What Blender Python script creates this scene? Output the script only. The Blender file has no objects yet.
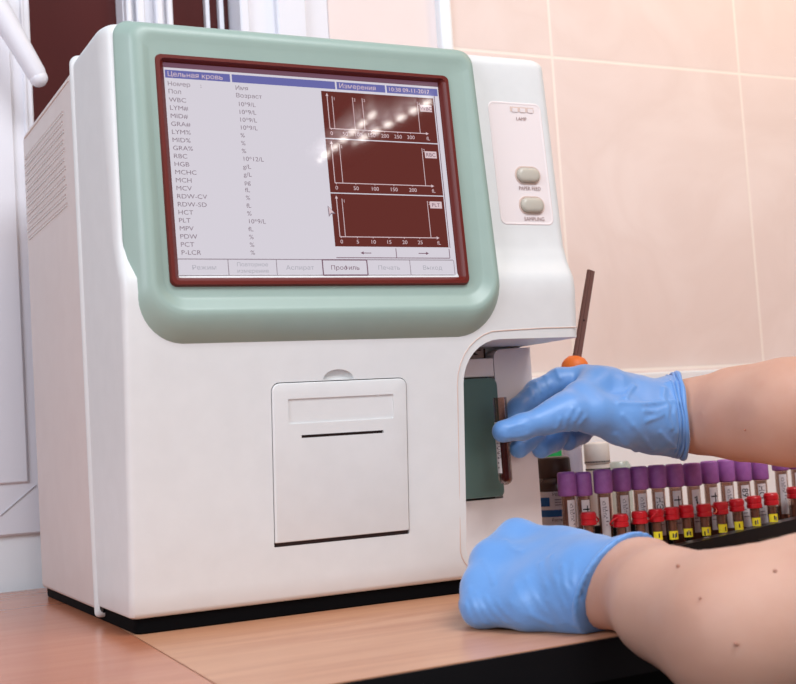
import bpy, bmesh, math, random
import numpy as np
from mathutils import Vector, Matrix
random.seed(7)
PI = math.pi
SC = bpy.context.scene
COL = SC.collection

# ------------------------------------------------------------------ camera
W, H = 796, 684
YAW, PITCH, ROLL, F = 0.46253163, 0.07185694, -0.06374812, 1276.258
CAM = np.array([-0.2229339, -0.8908713, 0.1283621])

def cam_axes():
    f = np.array([math.sin(YAW)*math.cos(PITCH), math.cos(YAW)*math.cos(PITCH), math.sin(PITCH)])
    r = np.cross(f, [0, 0, 1.0]); r /= np.linalg.norm(r)
    u = np.cross(r, f)
    c, s = math.cos(ROLL), math.sin(ROLL)
    return c*r+s*u, -s*r+c*u, f
RT, UP, FW = cam_axes()
cd = bpy.data.cameras.new('camera')
cam = bpy.data.objects.new('camera', cd)
COL.objects.link(cam)
cam.matrix_world = Matrix(((RT[0], UP[0], -FW[0], CAM[0]), (RT[1], UP[1], -FW[1], CAM[1]),
                           (RT[2], UP[2], -FW[2], CAM[2]), (0, 0, 0, 1)))
cd.sensor_width = 36.0
cd.lens = F*36.0/W
cd.clip_start = 0.02
cd.dof.use_dof = True
cd.dof.focus_distance = 1.02
cd.dof.aperture_fstop = 14.0
SC.camera = cam

def ray(x, y):
    return RT*((x-W/2)/F) + UP*(-(y-H/2)/F) + FW
def at(x, y, Y):
    d = ray(x, y)
    return CAM + d*((Y-CAM[1])/d[1])
def depth(P):
    return float(np.dot(np.array(P)-CAM, FW))
def pxr(P, r):            # radius in photo pixels -> metres at P
    return r*depth(P)/F

# ------------------------------------------------------------------ materials
def lin(c):
    return tuple((v/12.92 if v <= 0.04045 else ((v+0.055)/1.055)**2.4) for v in [x/255.0 for x in c])
MATS = {}
def mat(name, rgb, rough=0.5, metal=0.0, spec=0.5, emit=None, estr=0.0, alpha=1.0, trans=0.0, ior=1.45, coat=0.0, sss=0.0):
    m = bpy.data.materials.new(name); m.use_nodes = True
    b = m.node_tree.nodes['Principled BSDF']
    b.inputs['Base Color'].default_value = (*lin(rgb), 1)
    b.inputs['Roughness'].default_value = rough
    b.inputs['Metallic'].default_value = metal
    b.inputs['Specular IOR Level'].default_value = spec
    b.inputs['Alpha'].default_value = alpha
    b.inputs['Transmission Weight'].default_value = trans
    b.inputs['IOR'].default_value = ior
    b.inputs['Coat Weight'].default_value = coat
    if sss:
        b.inputs['Subsurface Weight'].default_value = sss
        b.inputs['Subsurface Radius'].default_value = (0.01, 0.004, 0.002)
        b.inputs['Subsurface Scale'].default_value = 0.6
    if emit:
        b.inputs['Emission Color'].default_value = (*lin(emit), 1)
        b.inputs['Emission Strength'].default_value = estr
    MATS[name] = m
    return m
def nodes(m):
    t = m.node_tree
    return t.nodes, t.links, t.nodes['Principled BSDF']
def noise_vary(m, rgb2, scale=30, amount=0.5, stretch=(1, 1, 1), bump=0.0, bscale=None, detail=4, lo=0.35, hi=0.65):
    N, L, b = nodes(m)
    tc = N.new('ShaderNodeTexCoord'); mp = N.new('ShaderNodeMapping')
    mp.inputs['Scale'].default_value = stretch
    L.new(tc.outputs['Object'], mp.inputs['Vector'])
    nz = N.new('ShaderNodeTexNoise'); nz.inputs['Scale'].default_value = scale; nz.inputs['Detail'].default_value = detail
    L.new(mp.outputs['Vector'], nz.inputs['Vector'])
    cr = N.new('ShaderNodeValToRGB')
    cr.color_ramp.elements[0].position = lo; cr.color_ramp.elements[1].position = hi
    base = b.inputs['Base Color'].default_value[:]
    cr.color_ramp.elements[0].color = base
    cr.color_ramp.elements[1].color = (*[base[i]*(1-amount)+lin(rgb2)[i]*amount for i in range(3)], 1)
    L.new(nz.outputs['Fac'], cr.inputs['Fac']); L.new(cr.outputs['Color'], b.inputs['Base Color'])
    if bump:
        n2 = N.new('ShaderNodeTexNoise'); n2.inputs['Scale'].default_value = bscale or scale; n2.inputs['Detail'].default_value = 3
        L.new(mp.outputs['Vector'], n2.inputs['Vector'])
        bp = N.new('ShaderNodeBump'); bp.inputs['Strength'].default_value = bump; bp.inputs['Distance'].default_value = 0.001
        L.new(n2.outputs['Fac'], bp.inputs['Height']); L.new(bp.outputs['Normal'], b.inputs['Normal'])
    return m

WHITE = noise_vary(mat('white_plastic', (221, 223, 223), 0.42), (215, 217, 217), 60, 0.5, bump=0.04, bscale=1800)
SIDE = noise_vary(mat('side_plastic', (218, 207, 203), 0.5), (212, 200, 196), 40, 0.5, bump=0.05, bscale=1500)
PINKW = mat('pinkish_plastic', (230, 216, 212), 0.45)
GREEN = noise_vary(mat('pale_green_plastic', (152, 174, 165), 0.36), (148, 170, 161), 50, 0.5, bump=0.04, bscale=1800)
DGREEN = noise_vary(mat('dark_green_plastic', (84, 112, 106), 0.45), (80, 107, 101), 40, 0.5, bump=0.04, bscale=1500)
FRAME = mat('dark_screen_frame', (100, 32, 25), 0.35, spec=0.3)  # black plastic with the red-brown haze over it put into the colour
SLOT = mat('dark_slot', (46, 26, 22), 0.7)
PANELM = mat('button_panel_plastic', (232, 222, 222), 0.4)
BUTTON = mat('button_plastic', (186, 180, 168), 0.35)
PRINT = mat('printed_lettering', (150, 120, 118), 0.6)
SEAM = mat('seam_line', (212, 190, 180), 0.6)
RUBBER_SHADE = mat('rubber_gap_shade', (5, 5, 7), 0.8, spec=0.1)  # seat rubber, made black enough to stand in for shade under the machine
METAL = mat('grey_metal', (140, 125, 118), 0.35, metal=0.8)
def screen_mat(name, rgb, e=1.0):
    return mat(name, (8, 8, 8), 0.03, spec=0.5, emit=rgb, estr=e)
S_W = screen_mat('screen_white', (222, 216, 226), 0.9)
S_B = screen_mat('screen_blue', (106, 106, 172), 0.9)
S_D = screen_mat('screen_dark', (104, 40, 32), 0.85)  # black graph background with the haze's brown tint put into its colour
S_G = screen_mat('screen_lines', (225, 200, 205), 0.9)
S_T = screen_mat('screen_text', (140, 122, 134), 0.85)
S_L = screen_mat('screen_faint_text', (182, 180, 190), 0.85)
S_E = screen_mat('screen_edge', (120, 82, 100), 0.85)

GLOVE = noise_vary(mat('blue_nitrile', (98, 150, 214), 0.42, spec=0.6), (108, 158, 220), 25, 0.6, bump=0.12, bscale=420)
g_ = GLOVE.node_tree.nodes['Principled BSDF']; g_.inputs['Sheen Weight'].default_value = 0.35; g_.inputs['Sheen Roughness'].default_value = 0.4
SKIN = noise_vary(mat('skin', (206, 163, 144), 0.5, spec=0.35, sss=0.12), (194, 142, 120), 22, 0.5, bump=0.06, bscale=300)
HAIR = mat('brown_hair', (58, 38, 28), 0.6)
SCRUB = noise_vary(mat('white_cotton', (225, 225, 228), 0.85), (210, 210, 214), 40, 0.5)

PVC = mat('white_pvc', (222, 224, 232), 0.35)
PANE = mat('night_glass', (78, 32, 30), 0.12, spec=0.5)  # night-dark pane, reddish cast of the haze put into the colour
PLASTER = noise_vary(mat('plaster', (230, 218, 216), 0.8), (226, 213, 211), 12, 0.5)
LEDGE = mat('white_trim', (232, 238, 243), 0.5)
EDGE = mat('black_edge_band', (7, 7, 11), 0.5, spec=0.25)
DARK = mat('dark_panel', (4, 4, 6), 0.7, spec=0.2)
PURPLE = noise_vary(mat('purple_cap', (164, 102, 178), 0.45), (150, 90, 164), 200, 0.6)
RED = mat('red_cap', (196, 22, 34), 0.32, spec=0.5)
YELLOW = mat('yellow_label', (250, 228, 40), 0.6)
PAPER = mat('paper_label', (226, 220, 222), 0.7)
INK = mat('black_ink', (26, 22, 26), 0.7)
INKG = mat('grey_print', (120, 112, 120), 0.7)
BLACKP = noise_vary(mat('black_rack_plastic', (12, 11, 14), 0.3), (18, 17, 20), 60, 0.5)
BLOOD = mat('blood', (74, 14, 22), 0.4, spec=0.2)
ORANGE = mat('orange_plastic', (226, 112, 40), 0.5)
ROD = mat('brown_metal', (120, 84, 76), 0.45, metal=0.3)
AMBER = mat('amber_glass', (58, 32, 22), 0.15, spec=0.6)
BLUEP = mat('blue_print', (22, 92, 156), 0.6)
GREENP = mat('green_carton', (30, 160, 84), 0.6)
CLEARCUP = mat('clear_cup', (214, 210, 226), 0.2, alpha=0.55)
RESID = mat('brown_residue', (214, 182, 168), 0.5, alpha=0.42)
LAMP = mat('lamp_tube', (255, 250, 244), 0.5, emit=(255, 246, 238), estr=40)
FLOORM = noise_vary(mat('floor_linoleum', (70, 62, 58), 0.6), (60, 52, 48), 8, 0.5)

def clear(name, rgb=(236, 226, 222), fac=0.22):
    m = bpy.data.materials.new(name); m.use_nodes = True
    N, L, b = nodes(m)
    out = N['Material Output']
    tr = N.new('ShaderNodeBsdfTransparent'); tr.inputs['Color'].default_value = (*lin(rgb), 1)
    gl = N.new('ShaderNodeBsdfGlossy'); gl.inputs['Roughness'].default_value = 0.08
    fr = N.new('ShaderNodeFresnel'); fr.inputs['IOR'].default_value = 1.45
    ad = N.new('ShaderNodeMath'); ad.operation = 'MULTIPLY'; ad.inputs[1].default_value = 0.5
    mx = N.new('ShaderNodeMixShader')
    L.new(fr.outputs['Fac'], ad.inputs[0]); L.new(ad.outputs[0], mx.inputs['Fac'])
    L.new(tr.outputs[0], mx.inputs[1]); L.new(gl.outputs[0], mx.inputs[2]); L.new(mx.outputs[0], out.inputs['Surface'])
    MATS[name] = m
    return m
GLASS = clear('clear_tube', (238, 224, 218))

def wood_mat(name, a, b_, rough):
    m = mat(name, a, rough, spec=0.5)
    N, L, b = nodes(m)
    tc = N.new('ShaderNodeTexCoord'); mp = N.new('ShaderNodeMapping'); mp.inputs['Scale'].default_value = (2.0, 22, 22)
    L.new(tc.outputs['Object'], mp.inputs['Vector'])
    nz = N.new('ShaderNodeTexNoise'); nz.inputs['Scale'].default_value = 3; nz.inputs['Detail'].default_value = 8; nz.inputs['Distortion'].default_value = 0.4
    L.new(mp.outputs['Vector'], nz.inputs['Vector'])
    n3 = N.new('ShaderNodeTexNoise'); n3.inputs['Scale'].default_value = 45; n3.inputs['Detail'].default_value = 6
    L.new(mp.outputs['Vector'], n3.inputs['Vector'])
    mm = N.new('ShaderNodeMixRGB'); mm.blend_type = 'MIX'; mm.inputs[0].default_value = 0.3
    L.new(nz.outputs['Fac'], mm.inputs[1]); L.new(n3.outputs['Fac'], mm.inputs[2])
    cr = N.new('ShaderNodeValToRGB')
    cr.color_ramp.elements[0].position = 0.32; cr.color_ramp.elements[0].color = (*lin(a), 1)
    cr.color_ramp.elements[1].position = 0.68; cr.color_ramp.elements[1].color = (*lin(b_), 1)
    L.new(mm.outputs[0], cr.inputs['Fac']); L.new(cr.outputs['Color'], b.inputs['Base Color'])
    return m
WOOD1 = wood_mat('beech_laminate', (186, 114, 84), (200, 130, 98), 0.2)
WOOD2 = wood_mat('oak_laminate', (188, 128, 96), (212, 160, 126), 0.3)

def tile_mat():
    m = mat('wall_tile', (224, 205, 200), 0.3, spec=0.4)
    N, L, b = nodes(m)
    tc = N.new('ShaderNodeTexCoord'); mp = N.new('ShaderNodeMapping'); mp.vector_type = 'POINT'
    mp.inputs['Location'].default_value = (-0.664+3.0, 0, 0)
    mp.inputs['Rotation'].default_value = (-PI/2, 0, 0)
    sx = N.new('ShaderNodeSeparateXYZ'); L.new(tc.outputs['Object'], sx.inputs[0])
    ax = N.new('ShaderNodeMath'); ax.operation = 'ADD'; ax.inputs[1].default_value = -0.664+3.0
    az = N.new('ShaderNodeMath'); az.operation = 'ADD'; az.inputs[1].default_value = -0.19+0.393*4
    L.new(sx.outputs['X'], ax.inputs[0]); L.new(sx.outputs['Z'], az.inputs[0])
    cx = N.new('ShaderNodeCombineXYZ'); L.new(ax.outputs[0], cx.inputs['X']); L.new(az.outputs[0], cx.inputs['Y'])
    br = N.new('ShaderNodeTexBrick'); br.offset = 0.0; br.squash = 1.0
    br.inputs['Scale'].default_value = 1.0; br.inputs['Brick Width'].default_value = 0.3; br.inputs['Row Height'].default_value = 0.393
    br.inputs['Mortar Size'].default_value = 0.0022; br.inputs['Mortar Smooth'].default_value = 0.3
    L.new(cx.outputs[0], br.inputs['Vector'])
    nz = N.new('ShaderNodeTexNoise'); nz.inputs['Scale'].default_value = 5; nz.inputs['Detail'].default_value = 7; nz.inputs['Distortion'].default_value = 1.6
    L.new(tc.outputs['Object'], nz.inputs['Vector'])
    cr = N.new('ShaderNodeValToRGB')
    e = cr.color_ramp.elements
    e[0].position = 0.3; e[0].color = (*lin((232, 218, 213)), 1)
    e[1].position = 0.7; e[1].color = (*lin((230, 215, 210)), 1)
    k = e.new(0.5); k.color = (*lin((226, 210, 204)), 1)
    L.new(nz.outputs['Fac'], cr.inputs['Fac'])
    L.new(cr.outputs['Color'], br.inputs['Color1']); L.new(cr.outputs['Color'], br.inputs['Color2'])
    br.inputs['Mortar'].default_value = (*lin((240, 230, 222)), 1)
    L.new(br.outputs['Color'], b.inputs['Base Color'])
    bp = N.new('ShaderNodeBump'); bp.inputs['Strength'].default_value = 0.3; bp.inputs['Distance'].default_value = 0.002; bp.invert = True
    L.new(br.outputs['Fac'], bp.inputs['Height']); L.new(bp.outputs['Normal'], b.inputs['Normal'])
    return m
TILE = tile_mat()

# ------------------------------------------------------------------ mesh helpers
class MB:
    def __init__(s): s.v = []; s.f = []; s.m = []; s.mats = []
    def mi(s, m):
        if m not in s.mats: s.mats.append(m)
        return s.mats.index(m)
    def add(s, verts, faces, m):
        o = len(s.v); k = s.mi(m)
        s.v += [tuple(float(c) for c in v) for v in verts]
        s.f += [tuple(i+o for i in f) for f in faces]; s.m += [k]*len(faces)
        return s
    def box(s, x0, x1, y0, y1, z0, z1, m, bev=0.0, seg=2):
        if bev <= 0:
            v = [(x, y, z) for x in (x0, x1) for y in (y0, y1) for z in (z0, z1)]
            f = [(0, 1, 3, 2), (4, 6, 7, 5), (0, 4, 5, 1), (2, 3, 7, 6), (0, 2, 6, 4), (1, 5, 7, 3)]
            return s.add(v, f, m)
        bm = bmesh.new(); bmesh.ops.create_cube(bm, size=1)
        for q in bm.verts:
            q.co = Vector(((x0+x1)/2+q.co.x*(x1-x0), (y0+y1)/2+q.co.y*(y1-y0), (z0+z1)/2+q.co.z*(z1-z0)))
        bmesh.ops.bevel(bm, geom=bm.edges[:], offset=bev, segments=seg, profile=0.5, affect='EDGES')
        return s.bm(bm, m)
    def bm(s, bm, m):
        bm.verts.index_update()
        s.add([q.co for q in bm.verts], [[q.index for q in f.verts] for f in bm.faces], m); bm.free(); return s
    def loft(s, rings, m, cap0=True, cap1=True):
        n = len(rings[0]); v = [p for r in rings for p in r]; f = []
        for i in range(len(rings)-1):
            for j in range(n):
                a, b = i*n+j, i*n+(j+1) % n
                f.append((a, b, b+n, a+n))
        if cap0: f.append(tuple(range(n-1, -1, -1)))
        if cap1: f.append(tuple(range((len(rings)-1)*n, len(rings)*n)))
        return s.add(v, f, m)
    def lathe(s, prof, m, c=(0, 0, 0), n=24, cap=True, axis=None):
        rings = [[(c[0]+r*math.cos(2*PI*j/n), c[1]+r*math.sin(2*PI*j/n), c[2]+z) for j in range(n)] for r, z in prof]
        return s.loft(rings, m, cap, cap)
    def tube(s, pts, r, m, n=8, closed=False):
        pts = [Vector(p) for p in pts]; rings = []; up = None
        for i, p in enumerate(pts):
            if closed: t = pts[(i+1) % len(pts)]-pts[i-1]
            else: t = pts[min(i+1, len(pts)-1)]-pts[max(i-1, 0)]
            t.normalize()
            if up is None:
                up = t.orthogonal().normalized()
            else:
                up = (up-t*up.dot(t)); up.normalize()
            b = t.cross(up)
            rr = r[i] if isinstance(r, (list, tuple)) else r
            rings.append([tuple(p+(up*math.cos(2*PI*k/n)+b*math.sin(2*PI*k/n))*rr) for k in range(n)])
        if closed: rings.append(rings[0])
        return s.loft(rings, m, not closed, not closed)
    def prism(s, poly, ax, a0, a1, m):
        # poly in the two other axes; ax: 'y' -> (x,z)
        if ax == 'y': r = [[(p[0], a, p[1]) for p in poly] for a in (a0, a1)]
        elif ax == 'x': r = [[(a, p[0], p[1]) for p in poly] for a in (a0, a1)]
        else: r = [[(p[0], p[1], a) for p in poly] for a in (a0, a1)]
        return s.loft(r, m)
    def text(s, txt, o, u, v, size, m, align='LEFT', stretch=1.0, depth_=0.0):
        V, Fc = text_mesh(txt, align)
        o = Vector(o); u = Vector(u); v = Vector(v)
        return s.add([o+u*(p[0]*size*stretch)+v*(p[1]*size) for p in V], Fc, m)
    def build(s, name, parent=None, root=None, smooth=None, off=None):
        me = bpy.data.meshes.new(name)
        o3 = off if off is not None else (root.location if root else Vector((0, 0, 0)))
        me.from_pydata([(a-o3[0], b-o3[1], c-o3[2]) for a, b, c in s.v], [], s.f)
        for m in s.mats: me.materials.append(m)
        me.polygons.foreach_set('material_index', s.m)
        bm = bmesh.new(); bm.from_mesh(me)
        bmesh.ops.recalc_face_normals(bm, faces=bm.faces[:]); bm.to_mesh(me); bm.free()
        if smooth is not None: smooth_angle(me, smooth)
        ob = bpy.data.objects.new(name, me); COL.objects.link(ob)
        if parent: ob.parent = parent
        return ob

def smooth_angle(me, deg):
    me.polygons.foreach_set('use_smooth', [True]*len(me.polygons))
    bm = bmesh.new(); bm.from_mesh(me); a = math.radians(deg)
    for e in bm.edges:
        e.smooth = not (len(e.link_faces) == 2 and e.calc_face_angle(0) > a)
    bm.to_mesh(me); bm.free()

TXT = {}
def raw_text(txt):
    cu = bpy.data.curves.new('t', 'FONT'); cu.body = txt; cu.size = 10.0; cu.resolution_u = 4
    if 'ф' in txt: cu.shear = 0.02
    ob = bpy.data.objects.new('t', cu); COL.objects.link(ob)
    dg = bpy.context.evaluated_depsgraph_get(); dg.update()
    ev = ob.evaluated_get(dg); me = ev.to_mesh()
    r = ([tuple(q*0.1 for q in v.co) for v in me.vertices], [tuple(p.vertices) for p in me.polygons])
    ev.to_mesh_clear(); bpy.data.objects.remove(ob); bpy.data.curves.remove(cu)
    return r
def text_mesh(txt, align):
    k = (txt, align)
    if k in TXT: return TXT[k]
    if 'н' in txt or 'ь' in txt:       # lay out glyph by glyph, drawing these two letters from bars
        mx = lambda s: max(v[0] for v in raw_text(s)[0])
        bar = mx('|'); V = []; Fc = []
        xh = max(v[1] for v in raw_text('и')[0])
        gi = raw_text('и')[0]; g0, g1 = min(v[0] for v in gi), max(v[0] for v in gi); w = 0.17*xh
        for i, ch in enumerate(txt):
            if ch == ' ': continue
            x = mx(txt[:i].replace('н', 'и').replace('ь', 'и')+'|')-bar if i else 0.0
            if ch in 'нь':
                for (a, b, c, d) in (((g0, g0+w, 0, xh), (g1-w*1.3, g1-w*0.3, w, xh*0.45), (g0+w, g1-w*0.5, 0, w), (g0+w, g1-w*0.5, xh*0.45, xh*0.45+w)) if ch == 'ь' else ((g0, g0+w, 0, xh), (g1-w, g1, 0, xh), (g0+w, g1-w, xh*0.43, xh*0.43+w))):
                    n = len(V); V += [(x+a, c, 0), (x+b, c, 0), (x+b, d, 0), (x+a, d, 0)]; Fc.append((n, n+1, n+2, n+3))
            else:
                v, f = raw_text(ch); n = len(V)
                V += [(p[0]+x, p[1], 0) for p in v]; Fc += [tuple(q+n for q in ff) for ff in f]
    else:
        V, Fc = raw_text(txt)
    if align == 'CENTER':
        m = (min(v[0] for v in V)+max(v[0] for v in V))/2
        V = [(v[0]-m, v[1], 0) for v in V]
    TXT[k] = (V, Fc)
    return TXT[k]

def tag(o, label, cat, group=None, kind=None):
    o['label'] = label; o['category'] = cat
    if group: o['group'] = group
    if kind: o['kind'] = kind
    return o
def thing(name, label, cat, loc, group=None):
    o = bpy.data.objects.new(name, None); COL.objects.link(o); o.location = loc; o.empty_display_size = 0.02
    return tag(o, label, cat, group)
def struct(o):
    o['kind'] = 'structure'; return o
def rrect(x0, x1, z0, z1, r, n=6):
    """rounded rectangle, r = (bl, br, tr, tl)"""
    if not isinstance(r, (tuple, list)): r = (r,)*4
    out = []
    for (cx, cz, rr, a0) in ((x0+r[0], z0+r[0], r[0], PI), (x1-r[1], z0+r[1], r[1], 1.5*PI), (x1-r[2], z1-r[2], r[2], 0), (x0+r[3], z1-r[3], r[3], 0.5*PI)):
        for k in range(n+1):
            a = a0+k/n*PI/2
            out.append((cx+rr*math.cos(a), cz+rr*math.sin(a)))
    return out
def interp(z, tab):
    if z <= tab[0][0]: return tab[0][1]
    for (a, va), (b, vb) in zip(tab, tab[1:]):
        if z <= b:
            t = (z-a)/(b-a); t = t*t*(3-2*t) if SMOOTH else t
            return va+(vb-va)*t
    return tab[-1][1]
SMOOTH = False
def boolean_cut(ob, cutter):
    md = ob.modifiers.new('b', 'BOOLEAN'); md.operation = 'DIFFERENCE'; md.object = cutter; md.solver = 'EXACT'
    dg = bpy.context.evaluated_depsgraph_get(); dg.update()
    me = bpy.data.meshes.new_from_object(ob.evaluated_get(dg), depsgraph=dg)
    ob.modifiers.clear(); old = ob.data; ob.data = me; me.name = ob.name
    bpy.data.meshes.remove(old); cm = cutter.data
    bpy.data.objects.remove(cutter); bpy.data.meshes.remove(cm)

# ------------------------------------------------------------------ setting
YW = 0.409
def sbox(name, x0, x1, y0, y1, z0, z1, m, bev=0.0):
    return struct(MB().box(x0, x1, y0, y1, z0, z1, m, bev).build(name))
FZ = -0.75
sbox('floor', -1.6, 2.6, -2.0, 0.56, FZ-0.05, FZ, FLOORM)
sbox('wall_back', 0.514, 2.6, YW, YW+0.1, FZ, 1.5, TILE)
struct(MB().box(0.366, 0.508, YW+0.006, YW+0.1, FZ, 1.5, PLASTER).build('wall_window_side'))
sbox('wall_below_window', -1.6, 0.366, YW+0.006, YW+0.1, FZ, 0.056, LEDGE)
sbox('trim_1', 0.506, 0.522, YW-0.006, YW+0.05, 0.0, 1.5, LEDGE, 0.003)
sbox('trim_2', 0.522, 2.6, YW-0.012, YW, 0.0, 0.185, LEDGE, 0.002)
# window: white pvc frame, dark night panes
fr = MB()
fr.box(-1.0, 0.366, YW+0.03, YW+0.09, 0.052, 0.075, PVC)
wf = struct(fr.build('window_1'))
b = MB()
def vprof(x0, x1, y, m=PVC, z0=0.053, z1=1.4): b.box(x0, x1, YW+y, YW+0.06, z0, z1, m, 0.0015, 1)
vprof(-0.075, 0.029, 0.0, z0=0.0535); vprof(-0.05, 0.008, -0.003, z0=0.104); vprof(0.019, 0.0235, -0.002, z0=0.104)
b.box(-1.0, 0.124, YW+0.0007, YW+0.06, 0.053, 0.104, PVC, 0.0015, 1)
b.box(0.029, 0.124, YW+0.03, YW+0.06, 0.1, 0.11, PVC)
s1 = b.build('sash_frame', wf)
# mitre weld line at the sash's lower corner
MB().tube([at(0, 516, YW-0.0005), at(36, 485, YW-0.0005)], 0.0006, mat('weld_line', (190, 190, 198), 0.6)).build('mitre_seam', s1)
b = MB()
vprof(0.129, 0.183, 0.012); vprof(0.130, 0.136, 0.0); vprof(0.141, 0.150, 0.0); vprof(0.162, 0.170, 0.0); vprof(0.175, 0.182, 0.004)
b.build('mullion', wf)
b = MB()
vprof(0.258, 0.366, 0.006); vprof(0.2573, 0.268, 0.0); vprof(0.30, 0.335, -0.003)
b.build('jamb_frame', wf)
MB().box(0.0, 0.165, YW+0.04, YW+0.045, 0.1, 1.4, PANE).build('glass_pane', wf)
MB().box(0.172, 0.31, YW+0.04, YW+0.045, 0.06, 1.4, PANE).build('glass_pane', wf)
b = MB(); b.box(0.228, 0.2325, YW+0.032, YW+0.04, 0.06, 1.4, PVC); b.box(0.244, 0.249, YW+0.032, YW+0.04, 0.06, 1.4, PVC)
b.build('pane_strip', wf)  # pair of thin white upright strips in front of the glass
# handle lever
b = MB()
hp = [at(-14, -12, YW-0.042), at(6, 22, YW-0.042), at(22, 49, YW-0.042), at(36, 73, YW-0.042), at(38, 77, YW-0.042)]
b.tube(hp, [0.012, 0.0118, 0.0105, 0.0098, 0.0088], PVC, 14)
e = at(38.4, 78, YW-0.042)
bm = bmesh.new(); bmesh.ops.create_uvsphere(bm, u_segments=14, v_segments=8, radius=0.0092, matrix=Matrix.Translation(Vector(e))); b.bm(bm, PVC)
h0 = at(-14, -12, YW-0.042)
b.box(h0[0]-0.012, h0[0]+0.012, h0[1], YW+0.0, h0[2]-0.012, h0[2]+0.012, PVC, 0.003)
b.build('handle', wf, smooth=40)

# ------------------------------------------------------------------ desks
dl = thing('desk', 'beech laminate desk on the left, its right edge meeting the second desk', 'desk', (-0.35, 0.0, FZ))
b = MB()
xl = lambda y: 0.0105+(y-0.135)*0.0555-0.0004
poly = [(-1.1, -0.62), (xl(-0.62), -0.62), (xl(0.402), 0.402), (-1.1, 0.402)]
b.prism(poly, 'z', -0.022, 0.0, WOOD1); b.build('desktop', dl, dl)
b = MB(); b.box(-1.1, xl(-0.62)-0.002, -0.622, -0.6195, -0.0225, -0.0005, EDGE); b.build('edge_band', dl, dl)
b = MB(); b.box(-1.08, -1.06, -0.6, 0.4, FZ, -0.022, WOOD1); b.build('side_panel', dl, dl)
b = MB(); b.box(-0.075, -0.055, -0.6, 0.36, FZ, -0.022, WOOD1); b.build('side_panel', dl, dl)
dr = thing('desk', 'oak laminate desk with black edge under the analyzer and tube rack', 'desk', (0.7, 0.1, FZ))
xr = lambda y: 0.0105+(y-0.135)*0.0555+0.0006
FY = lambda x: -0.261+(x-0.039)*0.052
b = MB()
poly = [(xr(-0.26), FY(0)), (1.5, FY(1.5)), (1.5, 0.395), (xr(0.395), 0.395)]
b.prism(poly, 'z', -0.024, 0.0, WOOD2); b.build('desktop', dr, dr)
b = MB()
poly = [(xr(-0.26)-0.0, FY(0)-0.0022), (1.5, FY(1.5)-0.0022), (1.5, FY(1.5)-0.0001), (xr(-0.26), FY(0)-0.0001)]
b.prism(poly, 'z', -0.0245, -0.0006, EDGE); b.build('edge_band', dr, dr)
b = MB(); b.box(-0.02, 0.0, -0.20, 0.36, FZ, -0.024, DARK); b.build('side_panel', dr, dr)
b = MB(); b.box(1.47, 1.49, -0.15, 0.39, FZ, -0.024, DARK); b.build('side_panel', dr, dr)
b = MB(); b.box(0.0, 1.47, 0.0, 0.016, -0.55, -0.024, DARK); b.build('dark_void_panel', dr, dr)  # near-black panel added for the darkness under the desk

# ------------------------------------------------------------------ analyzer
AW, AH, ZB = 0.380, 0.440, 0.011
an = thing('blood_analyzer', 'white and pale green benchtop blood analyzer with a tilted colour screen', 'blood analyzer', (0.19, 0.16, 0.0))
YF = [(0.011, 0.0), (0.06, -0.0065), (0.20, -0.020), (0.238, -0.0225), (0.248, -0.0215), (0.262, -0.0145), (0.276, -0.0100), (0.43, 0.0020), (0.44, 0.0028)]
FL = [(0.011, 0.006), (0.20, 0.0055), (0.31, 0.0135), (0.42, 0.021), (0.44, 0.022)]
def shell_ring(z, ins, top=0.0):
    yf = interp(z, YF)+top; fl = interp(z, FL); fw = 0.0045+0.004*min(1, max(0, (z-0.2)/0.2)); rw = 0.010
    x0, x1 = ins, AW-ins; yb = 0.101
    r = [(x0, yb, z)]
    for k in range(9):
        a = k/8*PI/2
        r.append((x0+fw*(1-math.cos(a)), yf+fl*(1-math.sin(a)), z))
    nx = 24
    xs = np.linspace(x0+fw, x1-rw, nx)
    r += [(x, yf, z) for x in xs[1:-1]]
    for k in range(9):
        a = k/8*PI/2
        r.append((x1-rw+rw*math.sin(a), yf+rw*(1-math.cos(a)), z))
    r.append((x1, yb, z))
    return r
rings = [shell_ring(0.0112, 0.003, 0.003), shell_ring(0.0125, 0.001, 0.001)]
for z in list(np.arange(0.015, 0.20, 0.0125))+[0.20, 0.21, 0.22, 0.23, 0.238, 0.243, 0.248, 0.2525, 0.257, 0.262, 0.266, 0.271, 0.276]+list(np.arange(0.29, 0.43, 0.0125)):
    rings.append(shell_ring(z, 0.0))
for k in range(0, 9):
    a = k/8*PI/2
    rings.append(shell_ring(0.430+0.010*math.sin(a), 0.010*(1-math.cos(a))*0.9, 0.012*(1-math.cos(a))))
sh = MB().loft(rings, WHITE).build('front_shell', an, an)
# sampling recess, open to the right
rp = [(0.50, 0.021), (0.50, 0.1985)]
for k in range(9):
    a = PI/2+k/8*PI/2
    rp.append((0.268+0.034+0.034*math.cos(a), 0.1985-0.034+0.034*math.sin(a)))
for k in range(9):
    a = PI+k/8*PI/2
    rp.append((0.268+0.016+0.016*math.cos(a), 0.021+0.016+0.016*math.sin(a)))
cut = MB().prism(rp, 'y', -0.2, 0.076, WHITE).build('cutter', an, an)
boolean_cut(sh, cut)
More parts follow.
